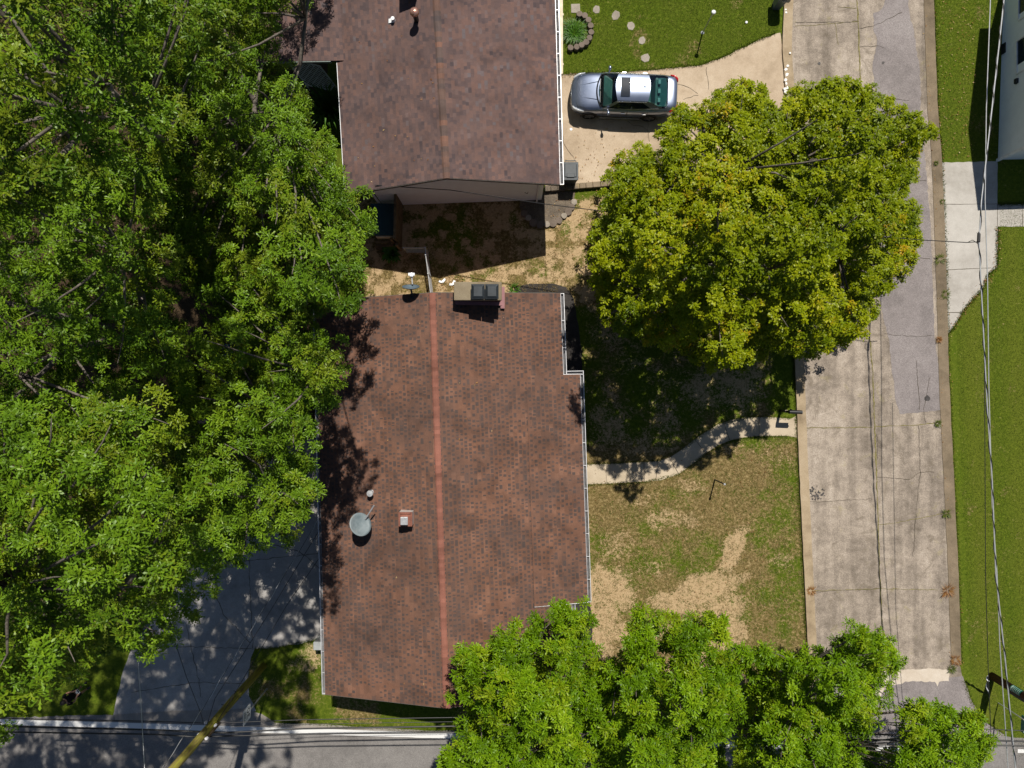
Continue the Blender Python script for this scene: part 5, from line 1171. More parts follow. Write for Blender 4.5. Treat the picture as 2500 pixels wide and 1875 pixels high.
for i, (px, py) in enumerate(((1401, 494), (1395, 507), (1387, 518), (1377, 528), (1364, 539), (1350, 546), (1335, 549), (1318, 550), (1302, 544), (1290, 533), (1280, 522))):
    stone("edging_stone", "flat grey scalloped stone edging the gravel bed below the white wall's corner", "edging stone", px, py, 0.145 + .02 * (i % 3), 0.09 + .007 * (i % 4), M_EDGE if i % 3 else M_STONE, GG, 9, 1.0, i * .4, 60 + i, 0.1, 0.0, 0.02)
WGp = "mossy blocks of the low wall below the driveway"
x = 1329; i = 0
while x < 1600:
    wpx = 15 + (i * 7 % 5); y = 463 - (x - 1329) * 0.085
    c = at(x + wpx / 2, y); b = MB(); b.box((0, 0, .11), (wpx / S - .012, .25, .22)); o = b.build("wall_block", M_GRAVELBED if i < 5 else M_GUTTER_DIRTY, None, local=True, bevel=0.02); o.location = c; o.rotation_euler = (0, 0, math.radians(4.5))
    tag(o, "mossy brown block in the low wall row along the driveway's lower edge", "wall block", WGp); x += wpx; i += 1
RG = "white rubble in the gutter beside the driveway mouth"
rr = random.Random(3)
for i, (px, py, r0) in enumerate(((1917, 171, .075), (1919, 184, .085), (1916, 197, .07), (1918, 206, .06), (1921, 216, .075), (1915, 219, .07), (1916, 226, .08), (1921, 163, .06), (1927, 132, .05), (1916, 26, .05), (1917, 33, .05))):
    stone("rubble_stone", "white broken stone lying along the street kerb by the driveway", "stone", px, py, r0, .06, M_RUBBLE, RG, 5, 1.2, rr.uniform(0, 3), 90 + i, .3, .04, .008)
# white scraps on the soil north of the roof
for (px, py, a, lb) in ((1079, 686, .5, "white bent plastic scrap on the soil left of the chimney"), (1104, 692, .8, "white plastic scrap on the soil touching the chimney's side")):
    c = at(px, py); b = MB(); b.bar((-.13, -.02, .03), (.02, -.06, .05), .09, .03); b.bar((.02, -.06, .05), (.14, .1, .03), .1, .03); o = b.build("plastic_scrap", M_TRIM, None, local=True); o.location = c; o.rotation_euler = (0, 0, a - .6); tag(o, lb, "scrap")
q = at(1822, 55); b = MB(); b.lathe([(0.05, 0), (.06, .03), (.03, .05), (0, .05)], (0, 0, 0), 10); o = b.build("marker_cap", M_TRIM, None, local=True); o.location = q; tag(o, "small round white cap in the green lawn near the large letter box", "cap")
q = at(1394, 316); b = MB(); b.lathe([(0.065, 0), (.06, .015), (0, .02)], (0, 0, 0), 10); o = b.build("drain_cap", M_TRIM, None, local=True); o.location = (q.x, q.y, .012); tag(o, "small round white cap on the driveway below the parked car's front", "cap")

# ------------------------------------------------------------------ chain link fence between the houses
fr = thing("chain_link_fence", "bent galvanised chain link fence between the two houses", "fence", at(1040, 640))
FH = 1.15; pts = [at(985, 612), at(1039, 612), at(1041, 640), at(1046, 680), at(1052, 722)]
# tops were measured, so feet lie nearer the picture centre
pts = [Vector((p.x, p.y, 0)) * (1 - FH / H) for p in (at(985, 605), at(1038, 605), at(1039, 622), at(1045, 668), at(1051, 716))]
pts = [Vector((p.x, p.y, 0)) for p in pts]
for i, p in enumerate(pts):
    b = MB(); b.tube([p, p + Vector((0, 0, FH + .06))], .028 if i != 1 else .035, 8); b.build("post", M_STEEL, fr)
for i in range(4):
    b = MB(); b.tube([pts[i] + Vector((0, 0, FH)), pts[i + 1] + Vector((0, 0, FH))], .022, 8); b.build("rail", M_STEEL, fr)
    b = MB(); d = pts[i + 1] - pts[i]; Ln = d.length; d.normalize(); st = .075; kk = int((Ln + FH) / st)
    for j in range(kk):
        for sg in (0, 1):
            s0 = j * st; a0 = max(0, s0 - FH); z0 = FH - max(0, FH - s0) if False else 0
            lo = max(0.0, s0 - FH); hi = min(Ln, s0); 
            za, zb = s0 - lo, s0 - hi
            A_, B_ = (lo, hi) if not sg else (Ln - lo, Ln - hi)
            if hi - lo > .01: b.bar(pts[i] + d * A_ + Vector((0, 0, za)), pts[i] + d * B_ + Vector((0, 0, zb)), .006, .006)
    b.build("mesh", M_STEEL, fr)

# ------------------------------------------------------------------ blue chair under the oaks
q = at(588, 852); ch = thing("garden_chair", "blue slatted garden chair showing through a gap between the oak crowns", "chair", (q.x, q.y, 0), 0.2)
M_BLUE = simple("blue_paint", (0.10, 0.20, 0.45), 0.5)
b = MB()
for i in range(5): b.bar((-.25, -.24 + i * .11, .42), (.25, -.24 + i * .11, .42), .09, .025)
b.build("seat", M_BLUE, ch, local=True); b = MB()
for i in range(5): b.bar((-.26, -.22 + i * .11, .44), (-.42, -.22 + i * .11, .95), .09, .025)
b.build("backrest", M_BLUE, ch, local=True)
for sx in (-.22, .22):
    for sy in (-.25, .25): b = MB(); b.bar((sx, sy, 0), (sx, sy, .42), .05, .05); b.build("leg", M_BLUE, ch, local=True)
for sy in (-.31, .31): b = MB(); b.bar((-.34, sy, .64), (.26, sy, .62), .09, .025); b.build("armrest", M_BLUE, ch, local=True)

# ------------------------------------------------------------------ utility poles, signs, wires
M_MOSSPOLE = MT("mossy_pole_wood"); _p = M_MOSSPOLE.pos(); _mp = M_MOSSPOLE.n("ShaderNodeMapping", i_Vector=_p); _mp.inputs["Scale"].default_value = (9, 9, 0.6)
_n = M_MOSSPOLE.noise(_mp.outputs[0], 2.0, 5, .7)
M_MOSSPOLE = M_MOSSPOLE.surf(M_MOSSPOLE.ramp(_n, [(0.32, (0.13, 0.085, 0.05)), (0.46, (0.24, 0.20, 0.06)), (0.62, (0.32, 0.32, 0.035)), (0.8, (0.24, 0.17, 0.10))]), .9, .1, 0, M_MOSSPOLE.bump(_n, .6, .02))
M_POLE = MT("dark_pole_wood"); _p = M_POLE.pos(); _mp = M_POLE.n("ShaderNodeMapping", i_Vector=_p); _mp.inputs["Scale"].default_value = (12, 12, 0.6); _n = M_POLE.noise(_mp.outputs[0], 2.0, 5, .7)
M_POLE = M_POLE.surf(M_POLE.ramp(_n, [(0.3, (0.03, 0.014, 0.008)), (0.7, (0.095, 0.045, 0.026))]), .85, .2, 0, M_POLE.bump(_n, .5, .02))
M_WIRE = simple("black_cable", (0.012, 0.012, 0.014), 0.5, 0.4)
M_BRIGHT = simple("bare_aluminium_cable", (0.66, 0.67, 0.68), 0.3, 0.5, 0.6)
M_INS = simple("white_insulator", (0.80, 0.80, 0.84), 0.25, 0.5)
PB = at(643, 1626); up_ = thing("utility_pole", "mossy yellow green wooden utility pole over the street's white line", "utility pole", PB)
b = MB(); top = PB + Vector((-.05, .0, 11.5)); b.tube([PB - Vector((0, 0, .2)), PB.lerp(top, .3), PB.lerp(top, .65) + Vector((.03, -.02, 0)), top], [.165, .16, .15, .135], 14); b.build("pole", M_MOSSPOLE, up_, smooth=True)
def pole_at(z, P=PB): return Vector((P.x - .05 * z / 11.5, P.y, z))
for z, dx, dy in ((5.3, -.24, .05), (5.9, -.22, -.1), (6.2, .22, -.08), (5.45, .2, .02)):
    b = MB(); p = pole_at(z); b.bar(p, p + Vector((dx, dy, 0)), .05, .05); b.lathe([(0, -.08), (.05, -.07), (.03, -.02), (.055, .0), (.03, .05), (0, .06)], p + Vector((dx, dy, 0)), 10); b.build("insulator", M_INS, up_)
b = MB(); p = pole_at(5.0) + Vector((.17, -.1, 0)); b.bar(p, p + Vector((0, 0, 1.2)), .10, .08); b.build("cable_guard", M_WOOD, up_)
for k, z in enumerate((2.6, 3.2, 3.8, 4.4)):
    b = MB(); p = pole_at(z); sgn = 1 if k % 2 else -1; b.bar(p + Vector((sgn * .1, 0, 0)), p + Vector((sgn * .28, .04, 0)), .02, .02); b.build("climbing_step", M_BLACK, up_)

def wire(name, label, pts, r, mat, group=None, sag=0.0, n=10, twist=None):
    """pts: (px, py, z) measured along the cable"""
    P = [at(*q) for q in pts]; Q = []
    for i in range(len(P) - 1):
        for j in range(n): t = j / n; q = P[i].lerp(P[i + 1], t); q = q - Vector((0, 0, sag * 4 * t * (1 - t))); Q.append(q)
    Q.append(P[-1]); b = MB()
    if twist is None: b.tube(Q, r, 6); o = b.build(name, mat); return tag(o, label, "cable", group)
    b.tube(Q, r, 6); root = b.build(name, mat); tag(root, label, "cable", group)
    b = MB(); H_ = []; Ltot = 0; last = Q[0]; pieces = []
    for i in range(len(Q) - 1):
        d = Q[i + 1] - Q[i]; m = max(1, int(d.length / .10))
        for j in range(m): pieces.append(Q[i].lerp(Q[i + 1], j / m))
    dd = (Q[-1] - Q[0]).normalized(); s1 = dd.cross(Vector((0, 0, 1))).normalized(); s2 = s1.cross(dd)
    b.tube([q + (s1 * math.cos(k * .62) + s2 * math.sin(k * .62)) * (r * 1.6) for k, q in enumerate(pieces)], r * .7, 5); b.build("wrap", twist, root); return root
SW = "cables strung along the street"
wire("power_cable", "thin upper black cable along the street's white line, nearest the houses", [(-60, 1753, 5.6), (380, 1761, 5.25), (517, 1766, 5.2), (740, 1757, 5.0), (1158, 1751, 4.9), (1780, 1755, 4.9), (2083, 1766, 5.1), (2425, 1781, 5.5), (2560, 1786, 5.6)], .016, M_WIRE, SW)
wire("power_cable", "thick dark bundled cable over the street's white line, middle of the three", [(-60, 1772, 5.8), (380, 1782, 5.5), (546, 1789, 5.4), (740, 1779, 5.2), (1161, 1772, 5.1), (1760, 1778, 5.1), (2098, 1790, 5.3), (2402, 1807, 5.7), (2560, 1812, 5.8)], .030, M_WIRE, SW)
wire("power_cable", "dark cable with pale splices on the street side of the white line", [(-60, 1786, 6.1), (380, 1793, 5.8), (479, 1799, 5.7), (740, 1792, 5.5), (1161, 1788, 5.4), (1762, 1795, 5.4), (2207, 1808, 5.6), (2385, 1819, 5.9), (2560, 1822, 6.1)], .026, M_WIRE, SW)
wire("power_cable", "thinnest black cable crossing the grass strip above the street's white line", [(560, 1775, 5.3), (750, 1768, 5.0), (1100, 1762, 4.8), (1300, 1763, 4.8)], .010, M_WIRE, SW)
wire("service_cable", "bright bare cable dropping across the street in the lower left corner", [(334, 1560, 5.0), (336, 1600, 5.2), (345, 1730, 6.0), (353, 1880, 7.0), (362, 2010, 8.0)], .010, M_BRIGHT)
HD = "service cables from the mossy pole to the near house"
wire("service_cable", "twisted service cable from the near house's west gutter, uppermost of the three", [(779, 1267, 3.55), (640, 1492, 4.9), (496, 1729, 6.6), (399, 1872, 8.0), (330, 1975, 9.2)], .010, M_WIRE, HD, twist=M_BRIGHT)
wire("service_cable", "black service cable from the near house's west gutter, middle of the three", [(782, 1290, 3.5), (655, 1500, 4.4), (525, 1705, 5.4), (505, 1772, 5.8)], .013, M_WIRE, HD)
wire("service_cable", "black service cable from the near house's west gutter, lowest of the three", [(781, 1360, 3.5), (700, 1478, 4.0), (561, 1713, 5.0), (530, 1762, 5.2)], .013, M_WIRE, HD)
wire("service_cable", "thin black cable from the oaks over the grey driveway to the pole", [(415, 1530, 5.6), (455, 1652, 5.5), (490, 1740, 5.4), (497, 1768, 5.5)], .011, M_WIRE)
wire("service_cable", "black cable from the white gable wall under the maple to the street cables", [(915, 452, 4.1), (1100, 464, 4.2), (1322, 497, 4.3), (1475, 516, 4.4), (1850, 552, 4.8), (2250, 586, 5.3), (2360, 592, 5.5), (2390, 590, 5.5)], .016, M_WIRE)
RW = "cables running along the right lawn"
wire("power_cable", "pale twisted cable along the right lawn, left one at the photo's upper edge", [(2419, -60, 5.3), (2418, 0, 5.35), (2408, 266, 5.5), (2405, 490, 5.6), (2411, 690, 5.65), (2414, 940, 5.7), (2422, 1231, 5.7), (2434, 1400, 5.65), (2441, 1577, 5.5), (2458, 1828, 5.2), (2464, 1930, 5.1)], .017, M_BRIGHT, RW)
wire("power_cable", "thick bright wrapped cable along the right lawn with a black splice", [(2462, -60, 5.7), (2451, 0, 5.75), (2435, 148, 5.8), (2396, 490, 5.95), (2390, 590, 6.0), (2402, 834, 6.05), (2410, 990, 6.05), (2422, 1171, 6.05), (2431, 1400, 6.0), (2455, 1621, 5.9), (2479, 1875, 5.7), (2490, 1980, 5.6)], .022, M_BRIGHT, RW, twist=M_WIRE)
b = MB(); a = at(2390, 566, 5.98); e = at(2389, 596, 5.98); b.tube([a, a.lerp(e, .2), a.lerp(e, .8), e], [.02, .055, .055, .02], 8); b.tube([at(2389, 572, 6), at(2385, 568, 6.05)], .012, 5); b.tube([e, at(2374, 586, 5.9), at(2362, 592, 5.6)], .012, 5)
o = b.build("cable_splice", M_WIRE); tag(o, "black cable splice box over the pale concrete walk on the right", "splice")
wire("power_cable", "straight thin black cable along the right lawn down to the brown pole", [(2402, 800, 4.9), (2404, 960, 4.9), (2406, 1400, 4.8), (2413, 1651, 4.6), (2419, 1790, 4.4)], .013, M_WIRE, RW)
# brown pole in the lower right corner
PR = at(2421, 1650); rp = thing("utility_pole", "dark brown wooden utility pole with a green plate in the lower right corner", "utility pole", PR)
b = MB(); b.tube([PR - Vector((0, 0, .1)), PR + Vector((0, 0, 4)), PR + Vector((0, 0, 8.6))], [.175, .165, .15], 14); b.build("pole", M_POLE, rp, smooth=True)
M_GREEN = simple("green_sign_enamel", (0.012, 0.13, 0.095), 0.4, 0.4); M_GREENPALE = simple("pale_lettering_band", (0.45, 0.60, 0.55), 0.5)
b = MB(); c = PR + Vector((-.155, .10, 1.62)); nrm = Vector((-.75, .6, .0)).normalized()
# plate curved to the pole on the side that faces the middle of the yard
sd = Vector((-nrm.y, nrm.x, 0)); vs = []
for k in range(7):
    a = (k - 3) / 3 * .85; d = nrm * math.cos(a) + sd * math.sin(a); p = PR + d * .185
    vs += [(p.x, p.y, 1.35), (p.x, p.y, 1.95)]
b.add(vs, [(2 * k, 2 * k + 2, 2 * k + 3, 2 * k + 1) for k in range(6)]); pl = b.build("plate", M_GREEN, rp)
b = MB()
for z0, z1 in ((1.40, 1.47), (1.52, 1.545), (1.60, 1.62), (1.68, 1.70), (1.78, 1.80), (1.86, 1.88)):
    vs = []
    for k in range(7):
        a = (k - 3) / 3 * .70; d = nrm * math.cos(a) + sd * math.sin(a); p = PR + d * .189; vs += [(p.x, p.y, z0), (p.x, p.y, z1)]
    b.add(vs, [(2 * k, 2 * k + 2, 2 * k + 3, 2 * k + 1) for k in range(6)])
b.build("plate_stripe", M_GREENPALE, pl)
b = MB(); b.bar(PR + Vector((-.02, -.2, 1.2)), PR + Vector((-.02, -.2, 2.2)), .12, .10); b.build("conduit_box", M_DGREY, rp)
wire("guy_wire", "white wrapped guy wire guard standing left of the brown pole", [(2411, 1693, 0.1), (2411, 1664, 0.9), (2412, 1652, 1.2)], .03, M_WIRE, None, twist=M_INS)
# street name sign
PS = at(2437, 1716); ss = thing("street_sign", "green street name blade on a thin grey post in the lower right corner", "street sign", PS)
b = MB(); b.tube([PS, PS + Vector((0, 0, 1.55))], .025, 8); b.build("post", M_STEEL, ss)
b = MB(); c = PS + Vector((.06, -.10, 1.42)); b.bar(c + Vector((0, .22, .06)), c + Vector((-.06, -.5, .06)), .035, .22); bl_ = b.build("blade", M_GREEN, ss)
b = MB(); b.lathe([(0, .018), (.03, .018), (.045, .01)], c + Vector((-.05, -.42, .16)), 12); b.build("emblem", M_GREENPALE, bl_)
# speed limit sign
PSg = at(652, 1681); sp = thing("speed_sign", "white speed limit 30 sign on a thin steel post beside the mossy pole", "road sign", PSg)
b = MB(); b.bar(PSg, PSg + Vector((0, 0, 2.95)), .06, .03); b.build("post", M_STEEL, sp)
SGN0, SGN1 = 2.05, 2.85; sx = PSg.x + .04; sw = .62
b = MB(); n_ = []
import itertools
def rr_poly(w_, h_, r_, k=5):
    out = []
    for cx_, cy_, a0 in ((w_ / 2 - r_, h_ / 2 - r_, 0), (-w_ / 2 + r_, h_ / 2 - r_, 90), (-w_ / 2 + r_, -h_ / 2 + r_, 180), (w_ / 2 - r_, -h_ / 2 + r_, 270)):
        for i in range(k + 1): a = math.radians(a0 + 90 * i / k); out.append((cx_ + r_ * math.cos(a), cy_ + r_ * math.sin(a)))
    return out
zc_ = (SGN0 + SGN1) / 2
M_SIGN = simple("white_sign_sheet", (0.72, 0.74, 0.76), 0.5, 0.3, var=0.06); M_INK = simple("black_sign_ink", (0.012, 0.012, 0.013), 0.6)
poly = rr_poly(sw, SGN1 - SGN0, .06)
vs = [(sx, PSg.y + p[0], zc_ + p[1]) for p in poly] + [(sx - .008, PSg.y + p[0], zc_ + p[1]) for p in poly]; k = len(poly)
b.add(vs, [tuple(range(k)), tuple(reversed(range(k, 2 * k)))] + [(k + i, k + (i + 1) % k, (i + 1) % k, i) for i in range(k)]); pnl = b.build("panel", M_SIGN, sp)
def lettering(name, text, size, loc, rot, mat, parent, squeeze=1.0, align='CENTER'):
    cv = bpy.data.curves.new(name, 'FONT'); cv.body = text; cv.size = size; cv.align_x = align; cv.align_y = 'CENTER'; cv.extrude = 0.001
    t = bpy.data.objects.new(name, cv); COL.objects.link(t); bpy.context.view_layer.update()
    me = bpy.data.meshes.new_from_object(t.evaluated_get(bpy.context.evaluated_depsgraph_get())); bpy.data.objects.remove(t, do_unlink=True)
    me.transform(Matrix.Diagonal((squeeze, 1, 1, 1))); me.transform(rot.to_4x4()); off = wloc(parent); me.transform(Matrix.Translation(Vector(loc) - off)); me.materials.clear(); me.materials.append(mat)
    o = bpy.data.objects.new(name, me); COL.objects.link(o); o.parent = parent; return o
RT = Matrix(((0, 0, 1), (1, 0, 0), (0, 1, 0)))      # text facing +x, reading along +y, upright
lettering("lettering", "SPEED", .155, (sx + .003, PSg.y, zc_ + .27), RT, M_INK, pnl); lettering("lettering", "LIMIT", .155, (sx + .003, PSg.y, zc_ + .12), RT, M_INK, pnl)
lettering("lettering", "30", .42, (sx + .003, PSg.y, zc_ - .17), RT, M_INK, pnl, 1.05)
b = MB(); pi_ = rr_poly(sw - .03, SGN1 - SGN0 - .03, .05); po_ = rr_poly(sw - .015, SGN1 - SGN0 - .015, .057); k = len(pi_)
b.add([(sx + .002, PSg.y + p[0], zc_ + p[1]) for p in pi_] + [(sx + .002, PSg.y + p[0], zc_ + p[1]) for p in po_], [(i, k + i, k + (i + 1) % k, (i + 1) % k) for i in range(k)]); b.build("border", M_INK, pnl)

# ------------------------------------------------------------------ plants, weeds and leaf litter
M_PLANT = leaf_mat("fresh_green_leaves", [(0.0, (0.03, 0.09, 0.008)), (1.0, (0.09, 0.20, 0.02))], None)
M_GRASSY = leaf_mat("long_grass_blades", [(0.0, (0.05, 0.080, 0.008)), (1.0, (0.125, 0.155, 0.022))], None)
M_DRYWEED = leaf_mat("dry_weed", [(0.0, (0.20, 0.065, 0.02)), (1.0, (0.34, 0.20, 0.07))], None)
def tuft(name, label, cat, px, py, r, h, n, width, mat, group=None, seed=0, z=0.0, kind=None):
    rng = np.random.default_rng(seed); q = at(px, py); a = rng.uniform(0, 2 * PI, n); rad = r * np.sqrt(rng.uniform(0, 1, n)) * .5
    base = np.stack([np.cos(a) * rad, np.sin(a) * rad, np.zeros(n)], -1); out = np.stack([np.cos(a + rng.normal(0, .5, n)), np.sin(a + rng.normal(0, .5, n)), np.zeros(n)], -1)
    L_ = rng.uniform(.6, 1.1, n)[:, None]; s = np.stack([-out[:, 1], out[:, 0], np.zeros(n)], -1) * width / 2
    mid = base + out * r * .45 * L_ + np.array([0, 0, 1]) * h * .8 * L_; tip = base + out * r * 1.0 * L_ + np.array([0, 0, 1]) * h * rng.uniform(.2, .8, n)[:, None]
    V = np.stack([base - s, base + s, mid + s, mid - s, tip], 1).reshape(-1, 3); T = np.array([[0, 1, 2], [0, 2, 3], [3, 2, 4]])
    F = (T[None] + (np.arange(n) * 5)[:, None, None]).reshape(-1, 3)
    o = np_mesh(name, V, F, mat, None, {"tint": np.repeat(rng.uniform(0, 1, n), 5), "turn": np.zeros(n * 5)}); o.location = (q.x, q.y, z); return tag(o, label, cat, group, kind)
tuft("ornamental_grass", "clump of long green grass inside the scalloped block border", "grass clump", 1401, 82, .50, .30, 420, .020, M_PLANT, seed=5)
tuft("seedling", "fresh bright green sapling by the wooden deck steps", "sapling", 958, 622, .34, .55, 90, .10, M_PLANT, seed=6)
tuft("iris_plant", "spiky green plant right of the chimney at the mulch bed's edge", "plant", 1255, 706, .24, .28, 40, .03, M_PLANT, seed=7)
tuft("shrub", "leafy vine shrub in the dark corner west of the plum brown roof", "shrub", 815, 280, .75, 1.6, 260, .07, M_PLANT, seed=8)
WD_ = "weed tufts in the street kerb"
for i, (px, py, r0, mt, lb) in enumerate(((1979, 1442, .20, M_DRYWEED, "rust brown dry weed tuft at the left kerb by a cross joint"), (2312, 1441, .30, M_DRYWEED, "wide rust brown weed tuft at the right kerb by the long cross joint"), (2330, 1610, .24, M_DRYWEED, "rust brown weed tuft at the right kerb near the street apron"), (2288, 1034, .16, M_GRASSY, "small green weed tuft at the right kerb below the grey asphalt patch"), (2308, 1254, .20, M_GRASSY, "green weed tuft at the right kerb beside a ragged crack"), (2290, 830, .14, M_DRYWEED, "tiny dry weed tuft at the kerb below the pale walk"), (2292, 634, .24, M_GRASSY, "green weed tuft at the kerb beside the pale walk's slanted joint"), (2306, 720, .2, M_GRASSY, "green weed tuft at the pale walk's lower left edge"), (2299, 494, .12, M_GRASSY, "small green weed tuft at the pale walk's first joint"), (2322, 1632, .2, M_GRASSY, "green weed tuft where the cream concrete meets the kerb"), (2283, 400, .1, M_GRASSY, "tiny green weed tuft at the kerb by the pale walk's upper corner"))):
    tuft("weed_tuft", lb, "weed", px, py, r0, .12, 90, .012, mt, WD_, 30 + i, .03)
# ragged grass blades along the paved edges and over the turf
def scatter(name, mat, pts, hmin, hmax, width, seed, lean=.6, kind="stuff", z=0.0):
    rng = np.random.default_rng(seed); P = np.array(pts); n = len(P); a = rng.uniform(0, 2 * PI, n); h = rng.uniform(hmin, hmax, n)[:, None]
    o = np.stack([np.cos(a), np.sin(a), np.zeros(n)], -1); s = np.stack([-o[:, 1], o[:, 0], np.zeros(n)], -1) * width * rng.uniform(.6, 1.3, (n, 1)) / 2
    base = np.concatenate([P[:, :2], np.full((n, 1), z)], 1); tip = base + o * h * lean * rng.uniform(.4, 1.5, (n, 1)) + np.array([0, 0, 1]) * h
    V = np.stack([base - s, base + s, tip], 1).reshape(-1, 3); F = np.arange(n * 3).reshape(-1, 3)
    ob = np_mesh(name, V, F, mat, None, {"tint": np.repeat(rng.uniform(0, 1, n), 3), "turn": np.zeros(n * 3)}); ob["kind"] = kind; return ob
def along(line, n, spread, rng, side=0.0):
    P = [at(*q) for q in line]; Ls = [(P[i + 1] - P[i]).length for i in range(len(P) - 1)]; tot = sum(Ls); out = []
    for t in rng.uniform(0, tot, n):
        i = 0
        while i < len(Ls) - 1 and t > Ls[i]: t -= Ls[i]; i += 1
        d = (P[i + 1] - P[i]).normalized(); q = P[i] + d * t; nn = Vector((d.y, -d.x, 0)) * (side + rng.normal(0, spread)); out.append((q.x + nn.x, q.y + nn.y))
    return out
rg = np.random.default_rng(44)
EDGES = along([(x + 4, y) for x, y in R_EDGE], 9000, .05, rg, -.02) + along([(1365, 182), (1521, 176), (1616, 168), (1711, 159), (1768, 138), (1838, 104), (1895, 80)], 3200, .04, rg, .0) + along([(x - 3, y) for x, y in L_EDGE if y > 800], 3500, .04, rg, 0) \
    + along([(2436, 553), (2434, 652), (2411, 671), (2402, 700), (2352, 757), (2330, 797), (2311, 818)], 2600, .05, rg, 0) + along([(671, 1765), (773, 1766), (845, 1772), (950, 1777), (1165, 1785)], 2600, .05, rg, 0) + along([(1428, 1184), (1573, 1177), (1657, 1158), (1724, 1107), (1781, 1077), (1850, 1066), (1922, 1065)], 2200, .04, rg, 0) + along([(1427, 1134), (1606, 1125), (1669, 1093), (1751, 1036), (1832, 1018), (1932, 1021)], 1800, .04, rg, 0) \
    + along([(622, 1584), (680, 1580), (789, 1557)], 800, .04, rg, 0) + along([(2352, 1660), (2372, 1715), (2402, 1760), (2450, 1792)], 900, .06, rg, 0) + along([(2435, 499), (2500, 497)], 700, .05, rg, 0)
scatter("grass", M_GRASSY, EDGES, .03, .09, .02, 45)
TURF = [(x, y) for x, y in zip(rg.uniform(2, 12.5, 60000), rg.uniform(13.2, 18.5, 60000))]
tp = np.array(TURF); tpx = 1250 + tp[:, 0] * S; tpy = 937.5 - tp[:, 1] * S
k1 = (tpx > 1378) & (tpx < 1900) & (tpy < np.interp(tpx, [1365, 1521, 1616, 1711, 1768, 1838, 1905], [178, 172, 164, 156, 135, 101, 74])) & ~((np.hypot(tpx - 1405, tpy - 21) < 17))
for sx_, sy_ in ((1456, 24), (1502, 38), (1541, 63), (1567, 100), (1575, 141)): k1 &= np.hypot(tpx - sx_, tpy - sy_) > 12
R_ = np.stack([rg.uniform(20, 24, 70000), rg.uniform(-17, 8, 70000)], -1); rpx = 1250 + R_[:, 0] * S; rpy = 937.5 - R_[:, 1] * S
k2 = (rpx > np.interp(rpy, [500, 598, 812, 1216, 1400, 1621, 1720, 1800], [2440, 2440, 2335, 2349, 2358, 2365, 2400, 2470])) & ~((rpy < 830) & (rpx < np.interp(rpy, [553, 652, 671, 700, 757, 818], [2440, 2440, 2415, 2406, 2356, 2315])))
Q_ = np.stack([rg.uniform(19.2, 22.2, 16000), rg.uniform(10.3, 18, 16000)], -1)
scatter("grass", M_GRASSY, np.concatenate([tp[k1], R_[k2], Q_]), .02, .05, .016, 46, .8)
# burnt grass tufts standing in the dry lawn and the side yard
M_STRAW = leaf_mat("straw_blades", [(0.0, (0.09, 0.068, 0.025)), (0.5, (0.21, 0.155, 0.065)), (1.0, (0.46, 0.35, 0.18))], None)
def pick(x0, x1, y0, y1, n, test, seed):
    r_ = np.random.default_rng(seed); x = r_.uniform(x0, x1, n); y = r_.uniform(y0, y1, n); nz = fbm(x / 9, y / 9, seed, 3); kk = test(nz, x, y); k_ = (1 - 0.0) / S
    return np.stack([(x[kk] - 1250) * k_, (937.5 - y[kk]) * k_], -1)
offpath = lambda x, y: y > np.interp(x, [1428, 1573, 1615, 1657, 1690, 1724, 1781, 1850, 1941], [1185, 1178, 1174, 1159, 1135, 1108, 1078, 1067, 1061])
scatter("dry_grass", M_STRAW, np.concatenate([pick(1448, 1966, 1060, 1700, 46000, lambda q, x, y: (q > .50) & offpath(x, y) & (x < np.interp(y, [1060, 1332, 1574], [1944, 1956, 1968])), 61), pick(850, 1400, 610, 712, 14000, lambda q, x, y: (q > .5) & ~((x > 1100) & (x < 1235) & (y > 680)), 62)]), .03, .07, .014, 63, 1.3)
scatter("grass", M_GRASSY, pick(1448, 1966, 1060, 1700, 60000, lambda q, x, y: (q < .46) & offpath(x, y) & (x < np.interp(y, [1060, 1332, 1574], [1944, 1956, 1968])), 64), .03, .06, .014, 65, 1.1)
# fallen leaves
M_LITTER = leaf_mat("fallen_leaves", [(0.0, (0.16, 0.06, 0.02)), (0.5, (0.30, 0.15, 0.05)), (1.0, (0.42, 0.31, 0.15))], None)
def litter(pts, seed, size=.05):
    rng = np.random.default_rng(seed); P = np.array(pts); n = len(P); a = rng.uniform(0, 2 * PI, n); r_ = rng.uniform(.5, 1.2, (n, 1)) * size
    d = np.stack([np.cos(a), np.sin(a), rng.normal(0, .25, n)], -1) * r_; s = np.stack([-np.sin(a), np.cos(a), rng.normal(0, .25, n)], -1) * r_ * .5
    c = np.concatenate([P[:, :2], np.full((n, 1), .05)], 1) if P.shape[1] == 2 else P
    V = np.stack([c - d, c + s, c + d, c - s], 1).reshape(-1, 3); F = np.arange(n * 4).reshape(-1, 4)
    o = np_mesh("leaf_litter", V, F, M_LITTER, None, {"tint": np.repeat(rng.uniform(0, 1, n), 4), "turn": np.zeros(n * 4)}); o["kind"] = "stuff"
